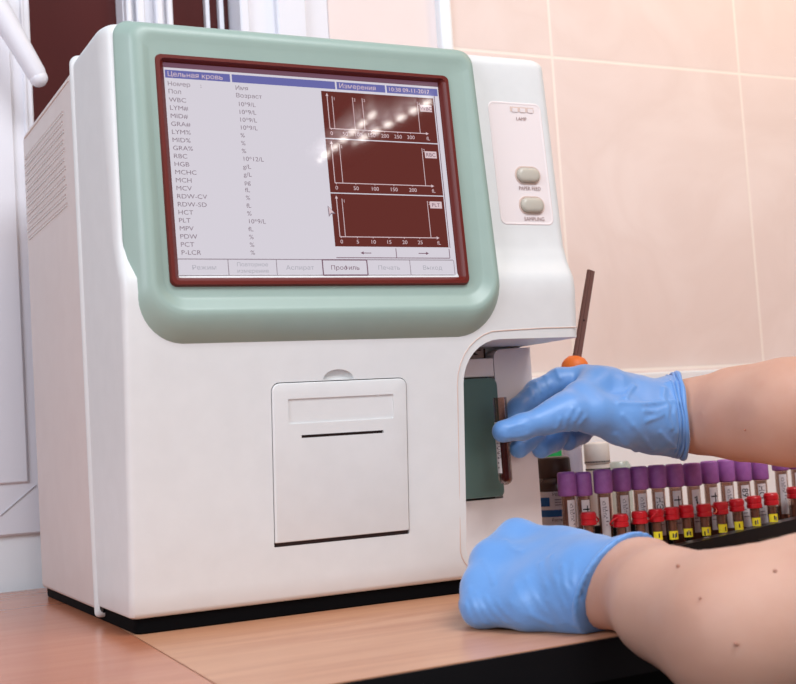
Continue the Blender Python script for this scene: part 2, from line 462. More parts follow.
# printer bay pocket and bezel pocket
def fpx(px, py):            # photo point on the analyzer's front skin
    Y = -0.01
    for _ in range(6):
        p = at(px, py, Y); Y = interp(p[2], YF)
    return at(px, py, Y)
q = [fpx(270.5, 383), fpx(404, 379), fpx(410.5, 530), fpx(276, 543)]
px0 = (q[0][0]+q[3][0])/2; px1 = (q[1][0]+q[2][0])/2; pz1 = (q[0][2]+q[1][2])/2; pz0 = (q[2][2]+q[3][2])/2
cut = MB().prism(rrect(px0-0.0006, px1+0.0006, pz0-0.0030, pz1+0.0007, (0.001, 0.001, 0.0065, 0.0065)), 'y', -0.2, 0.004, WHITE).build('cutter', an, an)
boolean_cut(sh, cut)
# finger notch above the printer door
P = at(338, 378, -0.0165)
nt = [(P[0]+0.0125*math.cos(PI*k/12), P[2]-0.001+0.0075*math.sin(PI*k/12)) for k in range(13)]
cut = MB().prism(nt, 'y', -0.2, -0.008, WHITE).build('cutter', an, an)
boolean_cut(sh, cut)
smooth_angle(sh.data, 32)
# rim line around the recess
pts = []
def yfx(z): return interp(z, YF)
for (x, z) in [(0.376, 0.2065), (0.345, 0.2065), (0.312, 0.2055)]: pts.append((x, yfx(z)-0.0002, z))
for k in range(1, 9):
    a = PI/2+k/8*PI/2
    x, z = 0.2625+0.04+0.04*math.cos(a), 0.2055-0.041+0.041*math.sin(a); pts.append((x, yfx(z)-0.0002, z))
for k in range(0, 9):
    a = PI+k/8*PI/2
    x, z = 0.2625+0.022+0.022*math.cos(a), 0.0155+0.021+0.021*math.sin(a); pts.append((x, yfx(z)-0.0002, z))
rl = MB().tube(pts, 0.00045, SEAM, 6).build('recess_rim', an, an)

# rear housing with a raised flange and vents
def rear_ring(y, ins, rr=0.012):
    pr = rrect(ins, AW-ins, 0.006+ins, AH-ins*0.7, (0.004, 0.004, rr, rr), 5)
    return [(x, y, z) for x, z in pr]
b = MB().loft([rear_ring(0.1005, 0.0015), rear_ring(0.326, 0.002), rear_ring(0.332, 0.004), rear_ring(0.335, 0.008)], SIDE)
rh = b.build('rear_housing', an, an, smooth=35)
fl0 = [rear_ring(0.0945, 0.001, 0.008), rear_ring(0.0958, -0.0016, 0.008), rear_ring(0.098, -0.0024, 0.008), rear_ring(0.1015, -0.0016, 0.008), rear_ring(0.103, 0.0012, 0.008)]
MB().loft(fl0, WHITE, False, False).build('flange', rh, an, smooth=60)
b = MB(); VENT = mat('vent_slots', (196, 180, 176), 0.6)
for i in range(11):
    z = 0.4085-i*0.0076
    for j in range(24):
        y = 0.146+j*0.0072+(0.0036 if i % 2 else 0)
        b.box(0.0008, 0.0021, y, y+0.0042, z-0.0010, z+0.0010, VENT)
        b.box(0.0006, 0.0020, y, y+0.0042, z-0.0019, z-0.0010, WHITE)
v = b.build('vent_grille', rh, an)
MB().tube([(0.0016, 0.12, 0.4275), (0.0018, 0.318, 0.4275)], 0.0007, SEAM, 6).build('side_groove', rh, an)
# black recessed skirt added to stand in for the shade under the machine
MB().loft([[(x, y, z) for x, y in rrect(0.005+i_, AW-0.006-i_, 0.004+i_, 0.326-i_, 0.006, 4)] for i_, z in ((0.001, 0.0), (0, 0.001), (0, 0.0125))], RUBBER_SHADE).build('gap_shade_skirt', an, an, smooth=40)

# screen bezel: everything given on a plane tilted 4.3 degrees
TL = 0.075
NV = Vector((0, -1, TL)).normalized(); VV = Vector((0, TL, 1)).normalized(); UV = Vector((1, 0, 0))
def bez(x, z, n):
    return Vector((x, -0.0100+(z-0.27)*TL, z))+NV*n
def bring(x0, x1, z0, z1, r, n, bow=0.0, flare=0.0, nt=None):
    out = []
    for (x, z) in rrect(x0, x1, z0, z1, r, 10):
        t = (x-(x0+x1)/2)/((x1-x0)/2); q = (z-z0)/(z1-z0)
        zz = z+bow*t*t*max(0, 1-q*2.0)
        xx = x+flare*(0.5-q)*(1 if t > 0 else -1)*abs(t)
        w = max(0.0, min(1.0, (q-0.35)/0.6)); w = w*w*(3-2*w)
        out.append(tuple(bez(xx, zz, n+((n if nt is None else nt)-n)*w)))
    return out
rg = [bring(0.0060, 0.3065, 0.1955, 0.4395, (0.036, 0.044, 0.014, 0.012), -0.010, 0.004, 0.005),
      bring(0.0060, 0.3065, 0.1955, 0.4395, (0.036, 0.044, 0.014, 0.012), 0.0012, 0.004, 0.005),
      bring(0.0070, 0.3055, 0.1960, 0.4388, (0.036, 0.044, 0.014, 0.012), 0.0025, 0.004, 0.005),
      bring(0.0140, 0.3015, 0.2070, 0.4345, (0.030, 0.036, 0.012, 0.012), 0.0120, 0.003, 0.004),
      bring(0.0170, 0.2995, 0.2130, 0.4315, (0.026, 0.032, 0.012, 0.011), 0.0155, 0.0025, 0.003, 0.0142),
      bring(0.0205, 0.2975, 0.2175, 0.4290, (0.024, 0.028, 0.010, 0.010), 0.0172, 0.002, 0.003, 0.0148),
      bring(0.0228, 0.2955, 0.2205, 0.4270, (0.022, 0.026, 0.009, 0.009), 0.0176, 0.0018, 0.003, 0.0150),
      bring(0.0250, 0.2935, 0.2232, 0.4250, (0.020, 0.024, 0.008, 0.008), 0.0168, 0.0016, 0.002, 0.0148),
      bring(0.0285, 0.2895, 0.2300, 0.4220, (0.016, 0.020, 0.007, 0.007), 0.0128, 0.0010, 0.001, 0.0143),
      bring(0.0305, 0.2875, 0.2330, 0.4200, (0.014, 0.018, 0.006, 0.006), 0.0120, 0.0005, 0.0, 0.0140),
      bring(0.0365, 0.2735, 0.2440, 0.4092, (0.004, 0.004, 0.004, 0.004), 0.0120, nt=0.0134)]
rg.append([tuple(p) for p in bring(0.0375, 0.2725, 0.2450, 0.4080, (0.004, 0.004, 0.004, 0.004), 0.007)])
bz = MB().loft(rg, GREEN, True, False).build('screen_bezel', an, an, smooth=45)

def sp(px, py, n):           # photo point carried onto the screen plane, as (x, z)
    d = ray(px, py)
    c = Vector((0.0, -0.0100-0.27*TL, 0.0))+NV*n
    t = (Vector(c)-Vector(CAM)).dot(NV)/Vector(d).dot(NV)
    p = Vector(CAM)+Vector(d)*t
    return p
def suv(px, py, n):
    p = sp(px, py, n); q = p-bez(0, 0, n)
    return q.dot(UV), q.dot(VV)
def spt(u, v, n): return bez(0, 0, n)+UV*u+VV*v
# frame corners (outer) and display corners
NF, ND = 0.0138, 0.0088
NF = 0.0150
fo = [suv(171.5, 286.6, NF), suv(471, 283.8, NF), suv(449, 75.6, NF), suv(154, 51.2, NF)]
fx0 = (fo[0][0]+fo[3][0])/2; fx1 = (fo[1][0]+fo[2][0])/2; fz0 = (fo[0][1]+fo[1][1])/2; fz1 = (fo[2][1]+fo[3][1])/2
do = [suv(179.5, 277.8, ND), suv(458, 276, ND), suv(437, 82.5, ND), suv(162.5, 62.5, ND)]
dx0 = (do[0][0]+do[3][0])/2; dx1 = (do[1][0]+do[2][0])/2; dz0 = (do[0][1]+do[1][1])/2; dz1 = (do[2][1]+do[3][1])/2
def fring(ins, n, r):
    return [tuple(spt(x, z, n)) for x, z in rrect(fx0+ins, fx1-ins, fz0+ins, fz1-ins, r, 5)]
def dring(n, g=0.0):
    return [tuple(spt(x, z, n)) for x, z in rrect(dx0-g, dx1+g, dz0-g, dz1+g, 0.0012, 5)]
b = MB().loft([fring(-0.0002, 0.0085, 0.005), fring(0, 0.0128, 0.005), fring(0.0010, NF, 0.0045), fring(0.0035, NF, 0.004), dring(0.0122, 0.0012), dring(0.0080, 0.0004)], FRAME, True, False)
sf = b.build('screen_frame', bz, an, smooth=40)
# the display with its picture
b = MB()
def quad(u0, v0, u1, v1, m, lay=0):
    n = ND+lay*0.00012
    b.add([spt(u0, v0, n), spt(u1, v0, n), spt(u1, v1, n), spt(u0, v1, n)], [(0, 1, 2, 3)], m)
def line(u0, v0, u1, v1, w, m, lay=4):
    if abs(u1-u0) > abs(v1-v0): quad(min(u0, u1), (v0+v1)/2-w/2, max(u0, u1), (v0+v1)/2+w/2, m, lay)
    else: quad((u0+u1)/2-w/2, min(v0, v1), (u0+u1)/2+w/2, max(v0, v1), m, lay)
def txt(s, px, py, size, m, align='LEFT', stretch=1.0, lay=5):
    u, v = suv(px, py, ND)
    b.text(s, spt(u, v-size*0.36, ND+lay*0.00012), UV, VV, size, m, align, stretch)
quad(dx0, dz0, dx1, dz1, S_W, 0)
DW, DH = dx1-dx0, dz1-dz0
def fu(px, py): return suv(px, py, ND)[0]
def fv(px, py): return suv(px, py, ND)[1]
tb1, tb0 = (fv(165, 69.0)+fv(330, 82.0))/2, (fv(165, 77.0)+fv(330, 89.5))/2
quad(dx0, tb1+0.0017, dx1, dz1, S_E, 1)                   # dark line above the title bar
quad(dx0, tb1, dx1, tb1+0.0017, S_W, 2)
ub = fu(231, 80); uc = fu(336, 88); ud = fu(386, 91)
for (a, c) in ((dx0+0.0008, ub-0.0007), (ub+0.0007, uc-0.0007), (uc+0.0007, ud-0.0007), (ud+0.0007, dx1-0.001)): quad(a, tb0, c, tb1, S_B, 1)
def title(s, u, size=0.0054):
    b.text(s, spt(u, (tb0+tb1)/2-size*0.36, ND+0.0006), UV, VV, size, S_G, 'LEFT', 1.12)
title('Цельная кровь', dx0+0.0022, 0.0052); title('Измерения', uc+0.0022, 0.0052); title('10:38 09-11-2017', ud+0.0016, 0.0046)
L_ = ['WBC', 'LYM#', 'MID#', 'GRA#', 'LYM%', 'MID%', 'GRA%', 'RBC', 'HGB', 'MCHC', 'MCH', 'MCV', 'RDW-CV', 'RDW-SD', 'HCT', 'PLT', 'MPV', 'PDW', 'PCT', 'P-LCR']
R_ = ['10*9/L', '10*9/L', '10*9/L', '10*9/L', '%', '%', '%', '10*12/L', 'g/L', 'g/L', 'pg', 'fL', '%', 'fL', '%', '10*9/L', 'fL', '%', '%', '%']
txt('Номер     :', 167.0, 83.5, 0.0046, S_T, stretch=1.15); txt('Пол', 167.7, 91.3, 0.0046, S_T, stretch=1.15)
txt('Имя', 234.8, 87.8, 0.0046, S_T, stretch=1.1); txt('Возраст', 235.3, 95.3, 0.0046, S_T, stretch=1.15)
for i, (l, r) in enumerate(zip(L_, R_)):
    t = i/19
    txt(l, 168.6+t*12.2, 99.6+t*152.9, 0.0047, S_T, stretch=1.2)
    txt(r, 237.3+t*12.8, 104.0+t*148.6, 0.0047, S_T, stretch=1.12)
# graphs
gu0 = (fu(319, 90)+fu(337, 246))/2; gu1 = dx1-0.0055
gz = [fv(320, 89), fv(328.5, 138.5), fv(333, 193), fv(337, 247)]
gz[0] = tb0-0.0016
for k in range(3):
    z1, z0 = gz[k]-0.0004, gz[k+1]+0.0004
    quad(gu0, z0, gu1, z1, S_D, 1)
    au0, au1 = gu0+0.0045, gu1-0.012; az = z0+0.0075; hz = z1-0.004
    line(au0, az, au1+0.002, az, 0.0006, S_G); line(au0, az, au0, hz, 0.0006, S_G)
    # arrow heads
    b.add([spt(au1+0.002, az-0.0012, ND+.0005), spt(au1+0.0045, az, ND+.0005), spt(au1+0.002, az+0.0012, ND+.0005)], [(0, 1, 2)], S_G)
    b.add([spt(au0-0.0012, hz, ND+.0005), spt(au0+0.0012, hz, ND+.0005), spt(au0, hz+0.0024, ND+.0005)], [(0, 1, 2)], S_G)
    cur = ([0.005, 0.026, 0.036, 0.1], [0.008, 0.1], [0.0055, 0.1])[k]
    for q, c in enumerate(cur):
        u = min(au0+c*0.82, au1-0.003)
        line(u, az, u, hz, 0.0005, S_G)
        b.text(str(q+1), spt(u+0.0008, hz-0.003, ND+.0006), UV, VV, 0.0034, S_G)
    tk = (['0', '50', '100', '150', '200', '250', '300'], ['0', '50', '100', '150', '200'], ['0', '5', '10', '15', '20', '25'])[k]
    for q, s in enumerate(tk):
        u = au0+0.001+q*(au1-au0-0.006)/(len(tk)-0.4)
        line(u, az, u, az-0.001, 0.0005, S_G)
        b.text(s, spt(u, az-0.0052, ND+.0006), UV, VV, 0.0042, S_G, 'CENTER', 1.1)
    b.text('fL', spt(au1+0.002, az-0.0055, ND+.0006), UV, VV, 0.0042, S_G)
    lu = gu1-0.0128; lz = hz-0.007+(0.002 if k == 2 else 0)
    quad(lu, lz-0.0008, lu+0.0105, lz+0.0048, S_G, 3)
    b.text(('WBC', 'RBC', 'PLT')[k], spt(lu+0.0052, lz+0.0004, ND+.0006), UV, VV, 0.0042, S_E, 'CENTER', 1.1)
line(gu1+0.001, gz[3], gu1+0.001, tb0, 0.0006, S_E)
# mouse pointer
m_ = suv(328, 207, ND)
b.add([spt(m_[0], m_[1], ND+.0007), spt(m_[0]+.0005, m_[1]-.0062, ND+.0007), spt(m_[0]+.0018, m_[1]-.0046, ND+.0007), spt(m_[0]+.0042, m_[1]-.0044, ND+.0007)], [(0, 1, 2, 3)], S_G)
b.add([spt(m_[0]-.0006, m_[1]+.001, ND+.00066), spt(m_[0]-.0003, m_[1]-.0078, ND+.00066), spt(m_[0]+.0018, m_[1]-.0056, ND+.00066), spt(m_[0]+.0054, m_[1]-.0052, ND+.00066)], [(0, 1, 2, 3)], S_T)
# buttons along the bottom
bv1, bv0 = fv(200, 259.5), dz0+0.0012
av1, av0 = fv(380, 248.5), fv(380, 258)
line(dx0, bv1+0.0002, dx1-0.003, bv1+0.0002, 0.0006, S_T)
xs = [dx0+0.001]+[fu(p, 267) for p in (228.2, 276.5, 322.5, 367, 410, 454)]
nm = ['Режим', 'Повторное\nизмерение', 'Аспират', 'Профиль', 'Печать', 'Выход']
for i in range(6):
    line(xs[i+1], bv0, xs[i+1], bv1, 0.0005, S_T)
    cu_ = (xs[i]+xs[i+1])/2; cv_ = (bv0+bv1)/2
    if i == 1:
        b.text('Повторное', spt(cu_, cv_+0.0008, ND+.0006), UV, VV, 0.0040, S_L, 'CENTER', 1.15)
        b.text('измерение', spt(cu_, cv_-0.0040, ND+.0006), UV, VV, 0.0040, S_L, 'CENTER', 1.15)
    else:
        b.text(nm[i], spt(cu_, cv_-0.0017, ND+.0006), UV, VV, 0.0046, S_E if i == 3 else S_L, 'CENTER', 1.2)
line(dx0, bv0, dx1-0.003, bv0, 0.0005, S_T)
for (a, c) in (((xs[3], bv0), (xs[4], bv0)), ((xs[3], bv1), (xs[4], bv1)), ((xs[3], bv0), (xs[3], bv1)), ((xs[4], bv0), (xs[4], bv1))):
    line(a[0], a[1], c[0], c[1], 0.0009, S_E, 5)
mu = fu(396, 253)
for (a, c, s) in ((gu0, mu, -1), (mu, gu1, 1)):
    line(a, av0, c, av0, 0.0006, S_E); line(c, av0, c, av1, 0.0006, S_E)
    cu_ = (a+c)/2; cv_ = (av0+av1)/2
    line(cu_-0.004, cv_, cu_+0.004, cv_, 0.0006, S_E)
    b.add([spt(cu_+s*0.0025, cv_+0.0012, ND+.0006), spt(cu_+s*0.005, cv_, ND+.0006), spt(cu_+s*0.0025, cv_-0.0012, ND+.0006)], [(0, 1, 2)], S_E)
b.build('screen', bz, an)

# button panel on the right column
def yp(z): return interp(z, YF)
FT = math.atan(0.078)
def front_panel(x0, x1, z0, z1, r, m, t0, t1, n=6):
    mb = MB()
    rr_ = []
    for (i, t) in t0:
        rr_.append([(x, yp(z)-t, z) for x, z in rrect(x0+i, x1-i, z0+i, z1-i, max(0.0005, r-i), n)])
    mb.loft(rr_, m, t1, True)
    return mb
q = [fpx(489, 101), fpx(541, 104), fpx(553, 224), fpx(499, 226)]
bx0 = (q[0][0]+q[3][0])/2; bx1 = (q[1][0]+q[2][0])/2; bz0 = (q[2][2]+q[3][2])/2; bz1 = (q[0][2]+q[1][2])/2
mb = front_panel(bx0, bx1, bz0, bz1, 0.006, PANELM, [(0, -0.002), (0, 0.0001), (0.0006, 0.00045), (0.0014, 0.00045), (0.0020, 0.00015), (0.0024, 0.00015)], True)
bp = mb.build('button_panel', an, an, smooth=30)
bcx = (bx0+bx1)/2
# LAMP window: recessed comb
P = fpx(520.5, 110)
mb = MB()
mb.add([(P[0]+dx, yp(P[2]+dz)-0.0004, P[2]+dz) for dx, dz in ((-0.0105, -0.0018), (-0.0105, 0.0024), (0.0125, 0.0024), (0.0125, -0.0018))], [(0, 1, 2, 3)], SEAM)
for dx in (-0.0085, -0.001, 0.0065):
    mb.box(P[0]+dx, P[0]+dx+0.005, yp(P[2])-0.001, yp(P[2])-0.0004, P[2]-0.0022, P[2]+0.0012, PANELM)
mb.build('lamp_window', bp, an)
def ptext(s, px, py, size, parent, name='lettering', stretch=1.0):
    P = fpx(px, py); mb = MB()
    mb.text(s, (P[0], yp(P[2])-0.0008, P[2]-size*0.35), (1, 0, 0), Vector((0, 0.078, 1)).normalized(), size, PRINT, 'CENTER', stretch)
    mb.build(name, parent, an)
ptext('LAMP', 521, 119, 0.0042, bp); ptext('PAPER FEED', 529.5, 188.5, 0.0046, bp, stretch=0.88); ptext('SAMPLING', 534, 219, 0.0046, bp, stretch=0.92)
for (px, py) in ((527.5, 175.5), (531.5, 205.5)):
    P = fpx(px, py)
    x0, x1, z0, z1 = P[0]-0.0108, P[0]+0.0108, P[2]-0.0062, P[2]+0.0062
    mb = front_panel(x0-0.0016, x1+0.0016, z0-0.0016, z1+0.0016, 0.0076, SEAM, [(0, -0.001), (0, 0.0006), (0.0006, 0.0007), (0.0012, 0.0003)], True)
    bb = mb.build('button_socket', bp, an, smooth=40)
    mb = front_panel(x0, x1, z0, z1, 0.0061, BUTTON, [(0, 0), (0, 0.002), (0.0006, 0.0029), (0.0016, 0.0036), (0.0035, 0.004)], True)
    mb.build('push_button', bp, an, smooth=50)

# printer door
def door_ring(ins, t, r):
    return [(x, yp(z)-t, z) for x, z in rrect(px0+ins, px1-ins, pz0+ins*0.3, pz1-ins, (0.001, 0.001, r, r), 6)]
b = MB().loft([door_ring(0, -0.004, 0.006), door_ring(0, 0.0004, 0.006), door_ring(0.0005, 0.0010, 0.0055), door_ring(0.0015, 0.0013, 0.005)], WHITE)
pd = b.build('printer_door', an, an, smooth=30)
# recessed name strip and paper slot
q = [fpx(286.5, 399), fpx(392.5, 393.5), fpx(394, 418), fpx(288, 425.5)]
sx0 = (q[0][0]+q[3][0])/2; sx1 = (q[1][0]+q[2][0])/2; sz1 = (q[0][2]+q[1][2])/2; sz0 = (q[2][2]+q[3][2])/2
def srim(i, t): return [(x, yp(z)-t, z) for x, z in rrect(sx0+i, sx1-i, sz0+i, sz1-i, 0.0008, 3)]
cut = MB().loft([srim(0, 0.02), srim(0.0004, 0.0003)], WHITE).build('cutter', an, an)
boolean_cut(pd, cut)
q = [fpx(301, 436.5), fpx(383, 431.5)]
zc = (q[0][2]+q[1][2])/2
cut = MB().box(q[0][0], q[1][0], -0.1, -0.010, zc-0.0011, zc+0.0010, WHITE).build('cutter', an, an)
boolean_cut(pd, cut)
smooth_angle(pd.data, 25)
MB().box(q[0][0], q[1][0], -0.0118, -0.0105, zc-0.0016, zc+0.0012, SLOT).build('paper_slot', pd, an)
b = MB(); xs = np.linspace(q[0][0]+0.001, q[1][0]-0.002, 22)
for x in xs: b.add([(x, yp(zc)-0.0002, zc+0.0012), (x+0.0026, yp(zc)-0.0002, zc+0.0012), (x+0.0013, yp(zc)-0.0002, zc+0.0003)], [(0, 1, 2)], SLOT)
b.build('tear_edge', pd, an)
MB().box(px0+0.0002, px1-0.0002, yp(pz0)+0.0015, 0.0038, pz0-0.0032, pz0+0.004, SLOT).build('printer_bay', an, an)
MB().prism([(x, z) for x, z in nt], 'y', -0.0140, -0.0078, WHITE).build('finger_notch', an, an)

# sampling recess contents
YP = 0.060
A = lambda px, py, Y=YP: at(px, py, Y)
xn = A(496.5, 400)[0]; zdt = A(482, 378)[2]; zdb = A(488, 499)[2]
b = MB()
pl = [(xn, zdb-0.0004), (0.2685, zdb-0.0004), (0.2685, 0.0215), (AW, 0.0215), (AW, 0.197)]
for k in range(7):
    a = PI/2+k/6*PI/2
    pl.append((xn+0.008+0.008*math.cos(a), 0.1960-0.008+0.008*math.sin(a)))
b.prism(pl, 'y', YP, 0.0758, PINKW)
b.build('recess_panel', an, an)
MB().box(0.269, xn, 0.0735, 0.0758, zdb-0.003, 0.198, SLOT).build('probe_slot_shade', an, an)  # thin dark plate, the slot's inner shade put into its colour
P0, P1 = at(465, 359, 0.056), at(494.5, 376.5, 0.056)
MB().box(0.272, P1[0], 0.056, 0.074, P1[2], P0[2], PINKW, 0.001).build('probe_block', an, an)
P0, P1 = at(468, 344, 0.064), at(484, 357, 0.064)
br_ = MB().box(0.28, P1[0], 0.064, 0.074, P1[2]-0.001, P0[2], METAL, 0.0005).build('probe_bracket', an, an)
P = at(476.5, 350.5, 0.063)
bm = bmesh.new(); bmesh.ops.create_cone(bm, cap_ends=True, segments=16, radius1=0.0042, radius2=0.0034, depth=0.003,
      matrix=Matrix.Translation(Vector((P[0], 0.0628, P[2]))) @ Matrix.Rotation(PI/2, 4, 'X'))
MB().bm(bm, METAL).box(P[0]-0.003, P[0]+0.003, 0.0608, 0.0614, P[2]-0.0005, P[2]+0.0005, SLOT).build('screw', br_, an, smooth=40)
# green door
YG = 0.052
g0 = at(469, 499, YG); g1 = at(507, 496, YG); g2 = at(496.5, 385, YG)
gx1 = (g1[0]+g2[0])/2; gz1 = at(482, 378, YG)[2]; gz0 = (g0[2]+g1[2])/2
def gr(i, y): return [(x, y, z) for x, z in rrect(0.2705+i, gx1-i, gz0+i, gz1-i, (0.004, 0.004, 0.006, 0.003), 5)]
MB().loft([gr(0, 0.072), gr(0, YG+0.002), gr(0.0006, YG+0.0006), gr(0.0018, YG)], DGREEN).build('sampling_door', an, an, smooth=40)
P = at(488, 360, 0.02)

MOLE = mat('brown_mole', (176, 124, 104), 0.6)
# ------------------------------------------------------------------ smooth bodies by signed distance + surface nets
def sd_cone(P, a, b, ra, rb):
    a = np.array(a, dtype=np.float32); b = np.array(b, dtype=np.float32)
    ba = b-a; l2 = float(ba.dot(ba))+1e-12
    t = np.clip(((P-a) @ ba)/l2, 0, 1)
    d = P-a-t[..., None]*ba
    return np.sqrt((d*d).sum(-1))-(ra+(rb-ra)*t)
def smin(a, b, k):
    if k <= 0: return np.minimum(a, b)
    h = np.clip(0.5+0.5*(b-a)/k, 0, 1)
    return b+(a-b)*h-k*h*(1-h)
class Field:
    """groups: list of (k_join, [(a, b, ra, rb, k), ...]); plane cuts: (point, normal)"""
    def __init__(s): s.ops = []; s.cuts = []
    def chain(s, pts, rad, k=0.004, join=0.006):
        s.ops.append(('g', join, [(pts[i], pts[i+1], rad[i], rad[i+1], k) for i in range(len(pts)-1)])); return s
    def ridge(s, pts, r, k=0.0025): s.ops.append(('g', k, [(pts[i], pts[i+1], r, r, 0.0005) for i in range(len(pts)-1)])); return s
    def groove(s, pts, r, k=0.0025): s.ops.append(('s', k, [(pts[i], pts[i+1], r, r, 0.0005) for i in range(len(pts)-1)])); return s
    def cut(s, p, n): s.cuts.append((np.array(p, dtype=np.float32), np.array(n, dtype=np.float32)/np.linalg.norm(n))); return s
    def eval(s, P):
        v = None
        for op, k, segs in s.ops:
            g = None
            for (a, b, ra, rb, kk) in segs:
                d = sd_cone(P, a, b, ra, rb)
                g = d if g is None else smin(g, d, kk)
            if op == 's': v = -smin(-v, g, k)
            else: v = g if v is None else smin(v, g, k)
        for p, n in s.cuts:
            v = np.maximum(v, (P-p) @ n)
        return v
    def hit(s, px, py, lo=0.3, hi=1.6):
        d = ray(px, py); o = CAM.astype(np.float64); L = np.linalg.norm(d); d = d/L; t = lo
        for _ in range(200):
            q = float(s.eval(np.array([o+d*t], dtype=np.float32))[0])
            if q < 0.0002: break
            t += q*0.8
            if t > hi: return None
        return o+d*t
    def bounds(s):
        lo = np.full(3, 1e9); hi = -lo
        for op, k, segs in s.ops:
            if op == 's': continue
            for a, b, ra, rb, kk in segs:
                for p, r in ((a, ra), (b, rb)):
                    lo = np.minimum(lo, np.array(p)-r); hi = np.maximum(hi, np.array(p)+r)
        return lo, hi
    def mesh(s, h):
        lo, hi = s.bounds(); lo -= 3*h+0.004; hi += 3*h+0.004
        n = np.ceil((hi-lo)/h).astype(int)+1
        X = [lo[i]+np.arange(n[i])*h for i in range(3)]
        V = np.empty(n, dtype=np.float32)
        for i0 in range(0, n[0], 24):
            g = np.stack(np.meshgrid(X[0][i0:i0+24], X[1], X[2], indexing='ij'), -1).astype(np.float32)
            V[i0:i0+24] = s.eval(g)
        ins = V < 0
        c = np.zeros(n-1, dtype=np.int8)
        for dx in (0, 1):
            for dy in (0, 1):
                for dz in (0, 1):
                    c += ins[dx:n[0]-1+dx, dy:n[1]-1+dy, dz:n[2]-1+dz]
        act = (c > 0) & (c < 8)
        idx = -np.ones(n-1, dtype=np.int64); cells = np.argwhere(act); idx[act] = np.arange(len(cells))
        acc = np.zeros((len(cells), 3)); cnt = np.zeros(len(cells))
        I = cells
        corners = [(dx, dy, dz) for dx in (0, 1) for dy in (0, 1) for dz in (0, 1)]
        for p in corners:
            for ax in range(3):
                if p[ax]: continue
                q = list(p); q[ax] = 1
                va = V[I[:, 0]+p[0], I[:, 1]+p[1], I[:, 2]+p[2]]; vb = V[I[:, 0]+q[0], I[:, 1]+q[1], I[:, 2]+q[2]]
                m = (va < 0) != (vb < 0)
                t = np.where(m, va/(va-vb+1e-20), 0)
                pos = np.tile(np.array(p, float), (len(I), 1)); pos[:, ax] += t
                acc[m] += pos[m]; cnt[m] += 1
        ver = lo+(I+acc/cnt[:, None])*h
        faces = []
        for ax in range(3):
            o1, o2 = [(1, 2), (2, 0), (0, 1)][ax]
            sl0 = [slice(1, n[k]-1) for k in range(3)]; sl1 = list(sl0)
            sl0[ax] = slice(0, n[ax]-1); sl1[ax] = slice(1, n[ax])
            A, B = ins[tuple(sl0)], ins[tuple(sl1)]
            ch = np.argwhere(A != B)
            base = ch+np.array([0 if k == ax else 1 for k in range(3)])
            fl = A[tuple(ch.T)]
            e1 = np.zeros(3, int); e1[o1] = 1; e2 = np.zeros(3, int); e2[o2] = 1
            qd = [idx[tuple((base-a*e1-b_*e2).T)] for a, b_ in ((1, 1), (0, 1), (0, 0), (1, 0))]
            Q = np.stack(qd, 1); Q[~fl] = Q[~fl][:, ::-1]
            faces.append(Q)
        return ver, np.concatenate(faces)
def sdf_object(name, fld, h, m, parent=None, root=None, relax=2):
    ver, fc = fld.mesh(h)
    o = np.array(root.location) if root else np.zeros(3)
    me = bpy.data.meshes.new(name)
    me.from_pydata([tuple(v) for v in (ver-o)], [], [tuple(int(i) for i in f) for f in fc])
    me.materials.append(m)
    bm = bmesh.new(); bm.from_mesh(me)
    for _ in range(relax): bmesh.ops.smooth_vert(bm, verts=bm.verts[:], factor=0.5, use_axis_x=True, use_axis_y=True, use_axis_z=True)
    bmesh.ops.recalc_face_normals(bm, faces=bm.faces[:]); bm.to_mesh(me); bm.free()
    me.polygons.foreach_set('use_smooth', [True]*len(me.polygons))
    ob = bpy.data.objects.new(name, me); COL.objects.link(ob)
    if parent: ob.parent = parent
    return ob
def pa(*spec):           # (px, py, Y, r_px) rows -> points, radii in metres
    pts = [at(x, y, Y) for x, y, Y, r in spec]
    return pts, [pxr(p, r[3]) for p, r in zip(pts, spec)]
def ring_pts(c, axis, r, n=28, sq=1.0, up=(0, 0, 1)):
    axis = Vector(axis).normalized(); u = Vector(up)-axis*axis.dot(Vector(up)); u.normalize(); w = axis.cross(u)
    return [np.array(Vector(c)+u*r*math.cos(2*PI*k/n)+w*r*sq*math.sin(2*PI*k/n)) for k in range(n+1)]

# ---- right hand (raised, pinching the tube)
g1 = Field()
pts, rad = pa((690, 416, 0.030, 41), (676, 416, 0.030, 40), (655, 417, 0.030, 36.5), (632, 412, 0.032, 35), (612, 405, 0.036, 32), (598, 399, 0.044, 27))
WR1 = pts[1]; g1.chain(pts, rad, 0.006, 0.006)
pts, rad = pa((628, 400, 0.045, 26), (603, 388, 0.047, 20), (584, 378, 0.046, 13.5))
g1.chain(pts, rad, 0.006, 0.010)
pts, rad = pa((635, 405, 0.062, 22), (604, 395, 0.068, 18), (592, 388, 0.072, 14))
g1.chain(pts, rad, 0.006, 0.010)
pts, rad = pa((635, 418, 0.070, 22), (612, 410, 0.082, 18), (604, 405, 0.088, 13))
g1.chain(pts, rad, 0.006, 0.010)
# thumb
pts, rad = pa((650, 421, 0.018, 29), (622, 420, 0.010, 25), (592, 413, 0.006, 20), (570, 412, 0.005, 17.5), (546, 419.5, 0.006, 14.2), (522, 427, 0.0065, 12.4), (503, 431.5, 0.0075, 11.2))
g1.chain(pts, rad, 0.005, 0.009)
pts, rad = pa((606, 390, 0.030, 23), (598, 386, 0.029, 19), (580, 399.5, 0.016, 17), (556, 413, 0.009, 14.5))
g1.chain(pts, rad, 0.006, 0.009)
